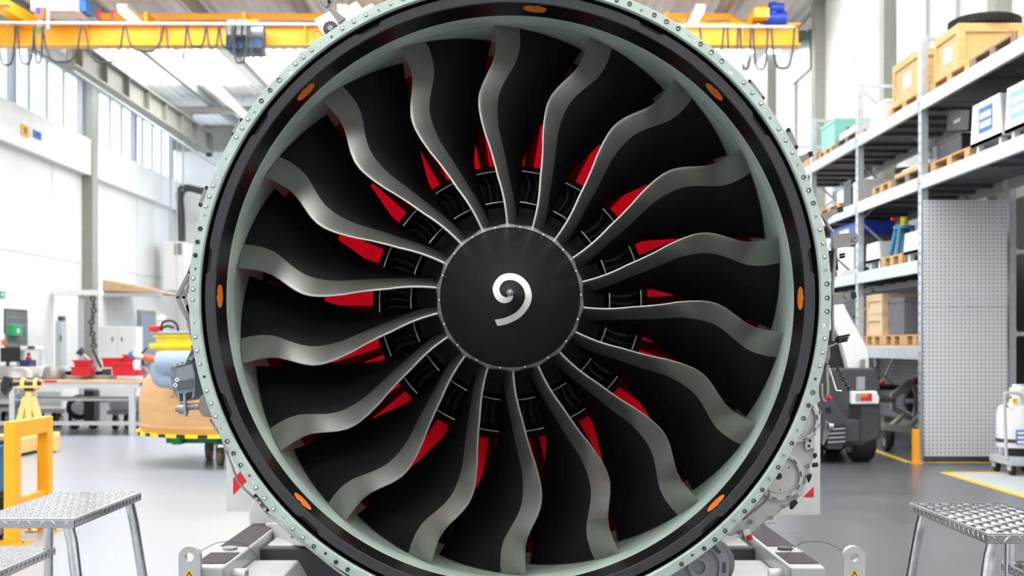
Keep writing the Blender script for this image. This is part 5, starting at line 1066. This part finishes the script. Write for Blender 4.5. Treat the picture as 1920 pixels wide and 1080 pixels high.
# ---- tow tractor
TY = 13.35
T = thing('tow_tractor', 'dark grey and white tow tractor parked before the rack', 'tow tractor', (X(1590, TY), 14.2, 0))
def tt_(mb, n_, m_, **k): return mb.build(n_, m_, T, **k)
tt_(MB().pprism([(1500, 690), (1640, 690), (1651, 712), (1651, 822), (1612, 838), (1500, 838)], TY+.12, 1.9), 'chassis', 'dark_grey', bevel=.03)
tt_(MB().pprism([(1545, 720), (1590, 785), (1613, 788), (1613, 830), (1500, 830), (1500, 720)], TY+.02, .12), 'rear_apron', 'dark_grey', bevel=.02)
tt_(MB().pprism([(1592, 757), (1614, 757), (1614, 786), (1592, 786)], TY+.11, .03), 'rear_recess', 'black_paint')
lm = tt_(MB().pprism([(1597, 734), (1644, 733), (1649, 745), (1648, 757), (1597, 758)], TY+.04, .1), 'lamp_housing', 'plain_white', bevel=.01)
MB().pprism([(1605, 738), (1614, 738), (1614, 752), (1605, 752)], TY+.03, .01).build('reverse_lens', 'machine_grey', lm); MB().pprism([(1614, 738), (1627, 738), (1627, 745), (1614, 745)], TY+.03, .01).build('indicator_lens', 'lamp_orange', lm); MB().pprism([(1614, 745), (1627, 745), (1627, 738), (1635, 738), (1635, 752), (1614, 752)], TY+.03, .01).build('tail_lens', 'lamp_red', lm)
tt_(MB().pprism([(1563, 574), (1583, 570), (1587, 580), (1629, 655), (1630, 690), (1634, 707), (1596, 708), (1580, 650), (1563, 600)], TY+.25, .25), 'cab_pillar', 'plain_white', bevel=.015)
tt_(MB().pprism([(1500, 560), (1580, 575), (1566, 620), (1500, 620)], TY+.3, 1.3), 'cab_roof', 'plain_white', bevel=.02); tt_(MB().pprism([(1500, 620), (1566, 612), (1594, 705), (1500, 705)], TY+.4, .04), 'rear_window', 'black_paint'); tt_(MB().pprism([(1500, 600), (1555, 600), (1570, 660), (1500, 660)], TY+.9, .5), 'seat', 'black_paint', bevel=.03)
tt_(MB().pprism([(1614, 674), (1623, 673), (1622, 706), (1612, 706)], TY+.15, .03), 'tow_bracket', 'steel_dull'); tt_(MB().pprism([(1607, 707), (1623, 707), (1622, 731), (1607, 732)], TY+.08, .04), 'tow_plate', 'machine_grey', bevel=.006)
g = tt_(MB().pprism([(1552, 800), (1586, 797), (1586, 831), (1552, 831)], TY-.03, .06), 'step_grille', 'black_paint')
for k in range(4): MB().pprism([(1553, 804+k*8), (1585, 802+k*8), (1585, 805+k*8), (1553, 807+k*8)], TY-.05, .02).build('grille_bar', 'machine_grey', g)
tt_(MB().pprism([(1552, 831), (1580, 831), (1580, 842), (1552, 842)], TY+.0, .1), 'step_base', 'dark_grey')
for x in (X(1619, 13.6), X(1522, 13.6)):
    for y in (13.72, 14.9):
        w = tt_(MB().lathe([(-.13, .16), (-.12, .22), (-.08, .245), (.08, .245), (.12, .22), (.13, .16)], 32, axis='X', c=(x, y, .245)), 'tyre', 'rubber'); MB().cyl((x-.132, y, .245), (x+.132, y, .245), .15, 20).build('wheel_rim', 'machine_grey', w)
# ---- steel frame trolley under the rack
Y = 15.0; t = thing('steel_trolley', 'pale trolley with grey steel v-shaped fixture and black casters under the rack', 'trolley', (X(1690, Y), Y, 0))
def q_(mb, n_, m_, **k): return mb.build(n_, m_, t, **k)
q_(MB().bar(P(1657, 800, Y), P(1760, 812, Y), .08, .09), 'frame_bar', 'column_grey', bevel=.006); q_(MB().bar(P(1657, 800, Y+.6), P(1760, 812, Y+.6), .08, .09), 'frame_bar', 'column_grey', bevel=.006); q_(MB().bar(P(1660, 800, Y), P(1660, 800, Y+.6), .08, .08), 'frame_bar', 'column_grey')
for a, b in (((1672, 798), (1694, 778)), ((1705, 800), (1728, 776))): q_(MB().bar(P(*a, Y), P(*b, Y+.1), .06, .05), 'strut', 'column_grey')
q_(MB().pprism([(1672, 738), (1706, 712), (1716, 712), (1716, 722), (1682, 746), (1680, 762), (1712, 780), (1712, 792), (1672, 768)], Y+.1, .08), 'fixture_plate', 'steel_dull', bevel=.006); q_(MB().pprism([(1708, 712), (1724, 730), (1726, 780), (1712, 790), (1716, 740)], Y+.14, .06), 'fixture_rib', 'steel_dull', bevel=.006)
q_(MB().cyl(P(1640, 748, Y), P(1674, 750, Y+.1), .035, 12), 'drive_shaft', 'steel_dull'); q_(MB().lathe([(0, .17), (.1, .17), (.1, .06), (0, .06)], 28, c=P(1722, 752, Y+.25), closed=True), 'bearing_ring', 'dark_grey'); q_(MB().cyl(P(1700, 752, Y+.2), P(1730, 752, Y+.2), .03, 10), 'axle', 'light_grey')
q_(MB().pprism([(1646, 722), (1690, 722), (1690, 732), (1646, 732)], Y+.4, .4), 'tool_shelf', 'black_paint'); q_(MB().pprism([(1646, 720), (1654, 713), (1660, 715), (1658, 722)], Y+.3, .1), 'red_tool', 'red_plastic', bevel=.01); q_(MB().pprism([(1714, 710), (1727, 708), (1727, 722), (1716, 722)], Y+.3, .1), 'red_cap', 'red_plastic', bevel=.01)
for x, y in ((1662, Y), (1716, Y-.15), (1668, Y+.7)):
    xx = X(x, y); q_(MB().cyl((xx-.03, y, .11), (xx+.03, y, .11), .11, 24), 'caster_wheel', 'rubber'); q_(MB().cyl((xx-.034, y, .11), (xx+.034, y, .11), .05, 14), 'caster_hub', 'machine_grey'); q_(MB().bar((xx, y+.02, .12), (xx+.03, y+.05, .27), .09, .04), 'caster_fork', 'column_grey')
# bollard
t = thing('corner_bollard', 'yellow square corner post at the foot of the rack', 'bollard', (X(1717, 13.45), 13.45, 0)); MB().box(X(1711.5, 13.45), X(1723, 13.45), 13.42, 13.49, 0, Z(805, 13.45)).build('post', 'barrier_yellow', t, bevel=.006); MB().box(X(1709, 13.45), X(1726, 13.45), 13.38, 13.53, 0, .012).build('foot_plate', 'barrier_yellow', t)
# ---- suction tank trolley at the right edge
Y = 12.2; t = thing('tank_trolley', 'cream tank vacuum cleaner on a grey handled trolley', 'vacuum cleaner', (X(1925, Y), Y, 0))
c0 = (X(1925, Y), Y+.25); zz = lambda y: Z(y, Y)
MB().lathe([(zz(842), .0001), (zz(842), .19), (zz(836), .2), (zz(775), .19), (zz(764), .17), (zz(758), .1), (zz(757), .0001)], 40, axis='Z', c=(c0[0], c0[1], 0)).build('tank', 'plain_white', t, smooth=40); MB().lathe([(zz(832), .203), (zz(825), .203), (zz(825), .19)], 40, axis='Z', c=(c0[0], c0[1], 0)).build('tank_band', 'dark_grey', t)
MB().lathe([(zz(758), .09), (zz(730), .09), (zz(727), .06), (zz(722), .06), (zz(722), .0001)], 24, axis='Z', c=(c0[0]+.02, c0[1], 0)).build('motor_head', 'plain_white', t); MB().box(c0[0]-.085, c0[0]-.04, c0[1]-.12, c0[1]-.09, zz(757), zz(748)).build('yellow_tag', 'bright_yellow', t)
s_ = MB().box(c0[0]-.09, c0[0]+.16, c0[1]-.215, c0[1]-.205, zz(834), zz(807)).build('tank_sign', 'sign_blue', t)
for k in range(3): MB().box(c0[0]-.08, c0[0]+.12, c0[1]-.218, c0[1]-.215, zz(832-k*8.5), zz(827-k*8.5)).build('sign_text', 'plain_white', s_)
MB().tube(catmull([(X(1887, Y), Y, zz(860)), (X(1885, Y), Y, zz(800)), (X(1884, Y), Y, zz(745)), (X(1888, Y), Y, zz(737)), (X(1905, Y), Y, zz(737)), (X(1915, Y), Y, zz(742)), (X(1918, Y), Y, zz(760))], 6), .017, 12).build('handle', 'light_grey', t, smooth=60); MB().box(X(1891, Y), X(1965, Y), Y-.05, Y+.5, zz(873), zz(858)).build('platform', 'light_grey', t, bevel=.008)
MB().tube(catmull([(X(1896, Y), Y+.1, zz(765)), (X(1892, Y), Y+.1, zz(752)), (X(1904, Y), Y+.1, zz(744))], 6), .016, 10).build('hose', 'machine_grey', t, smooth=60); MB().box(X(1890, Y), X(1894, Y), Y+.2, Y+.24, zz(858), zz(838)).build('bracket', 'light_grey', t); MB().cyl((c0[0], c0[1], zz(858)), (c0[0], c0[1], zz(842)), .12, 20).build('tank_base', 'black_paint', t)
for x in (1900, 1955):
    for y in (Y+.02, Y+.42): xx = X(x, Y); MB().cyl((xx-.02, y, .06), (xx+.02, y, .06), .06, 20).build('caster_wheel', 'rubber', t); MB().box(xx-.035, xx-.024, y-.03, y+.05, .05, .115).build('caster_fork', 'light_grey', t); MB().box(xx+.024, xx+.035, y-.03, y+.05, .05, .115).build('caster_fork', 'light_grey', t)
t = thing('fire_extinguisher', 'red fire extinguisher hanging on the right wall', 'extinguisher', (XR-.12, 13.2, 2.95)); e0 = 2.95; MB().lathe([(e0, .0001), (e0, .07), (e0+.3, .07), (e0+.36, .03), (e0+.38, .0001)], 18, axis='Z', c=(XR-.22, 12.75, 0)).build('cylinder', 'red_plastic', t); MB().cyl((XR-.22, 12.75, e0+.37), (XR-.22, 12.75, e0+.44), .02, 8).build('valve', 'black_paint', t); MB().box(XR-.16, XR-.062, 12.72, 12.78, e0+.1, e0+.2).build('bracket', 'black_paint', t)
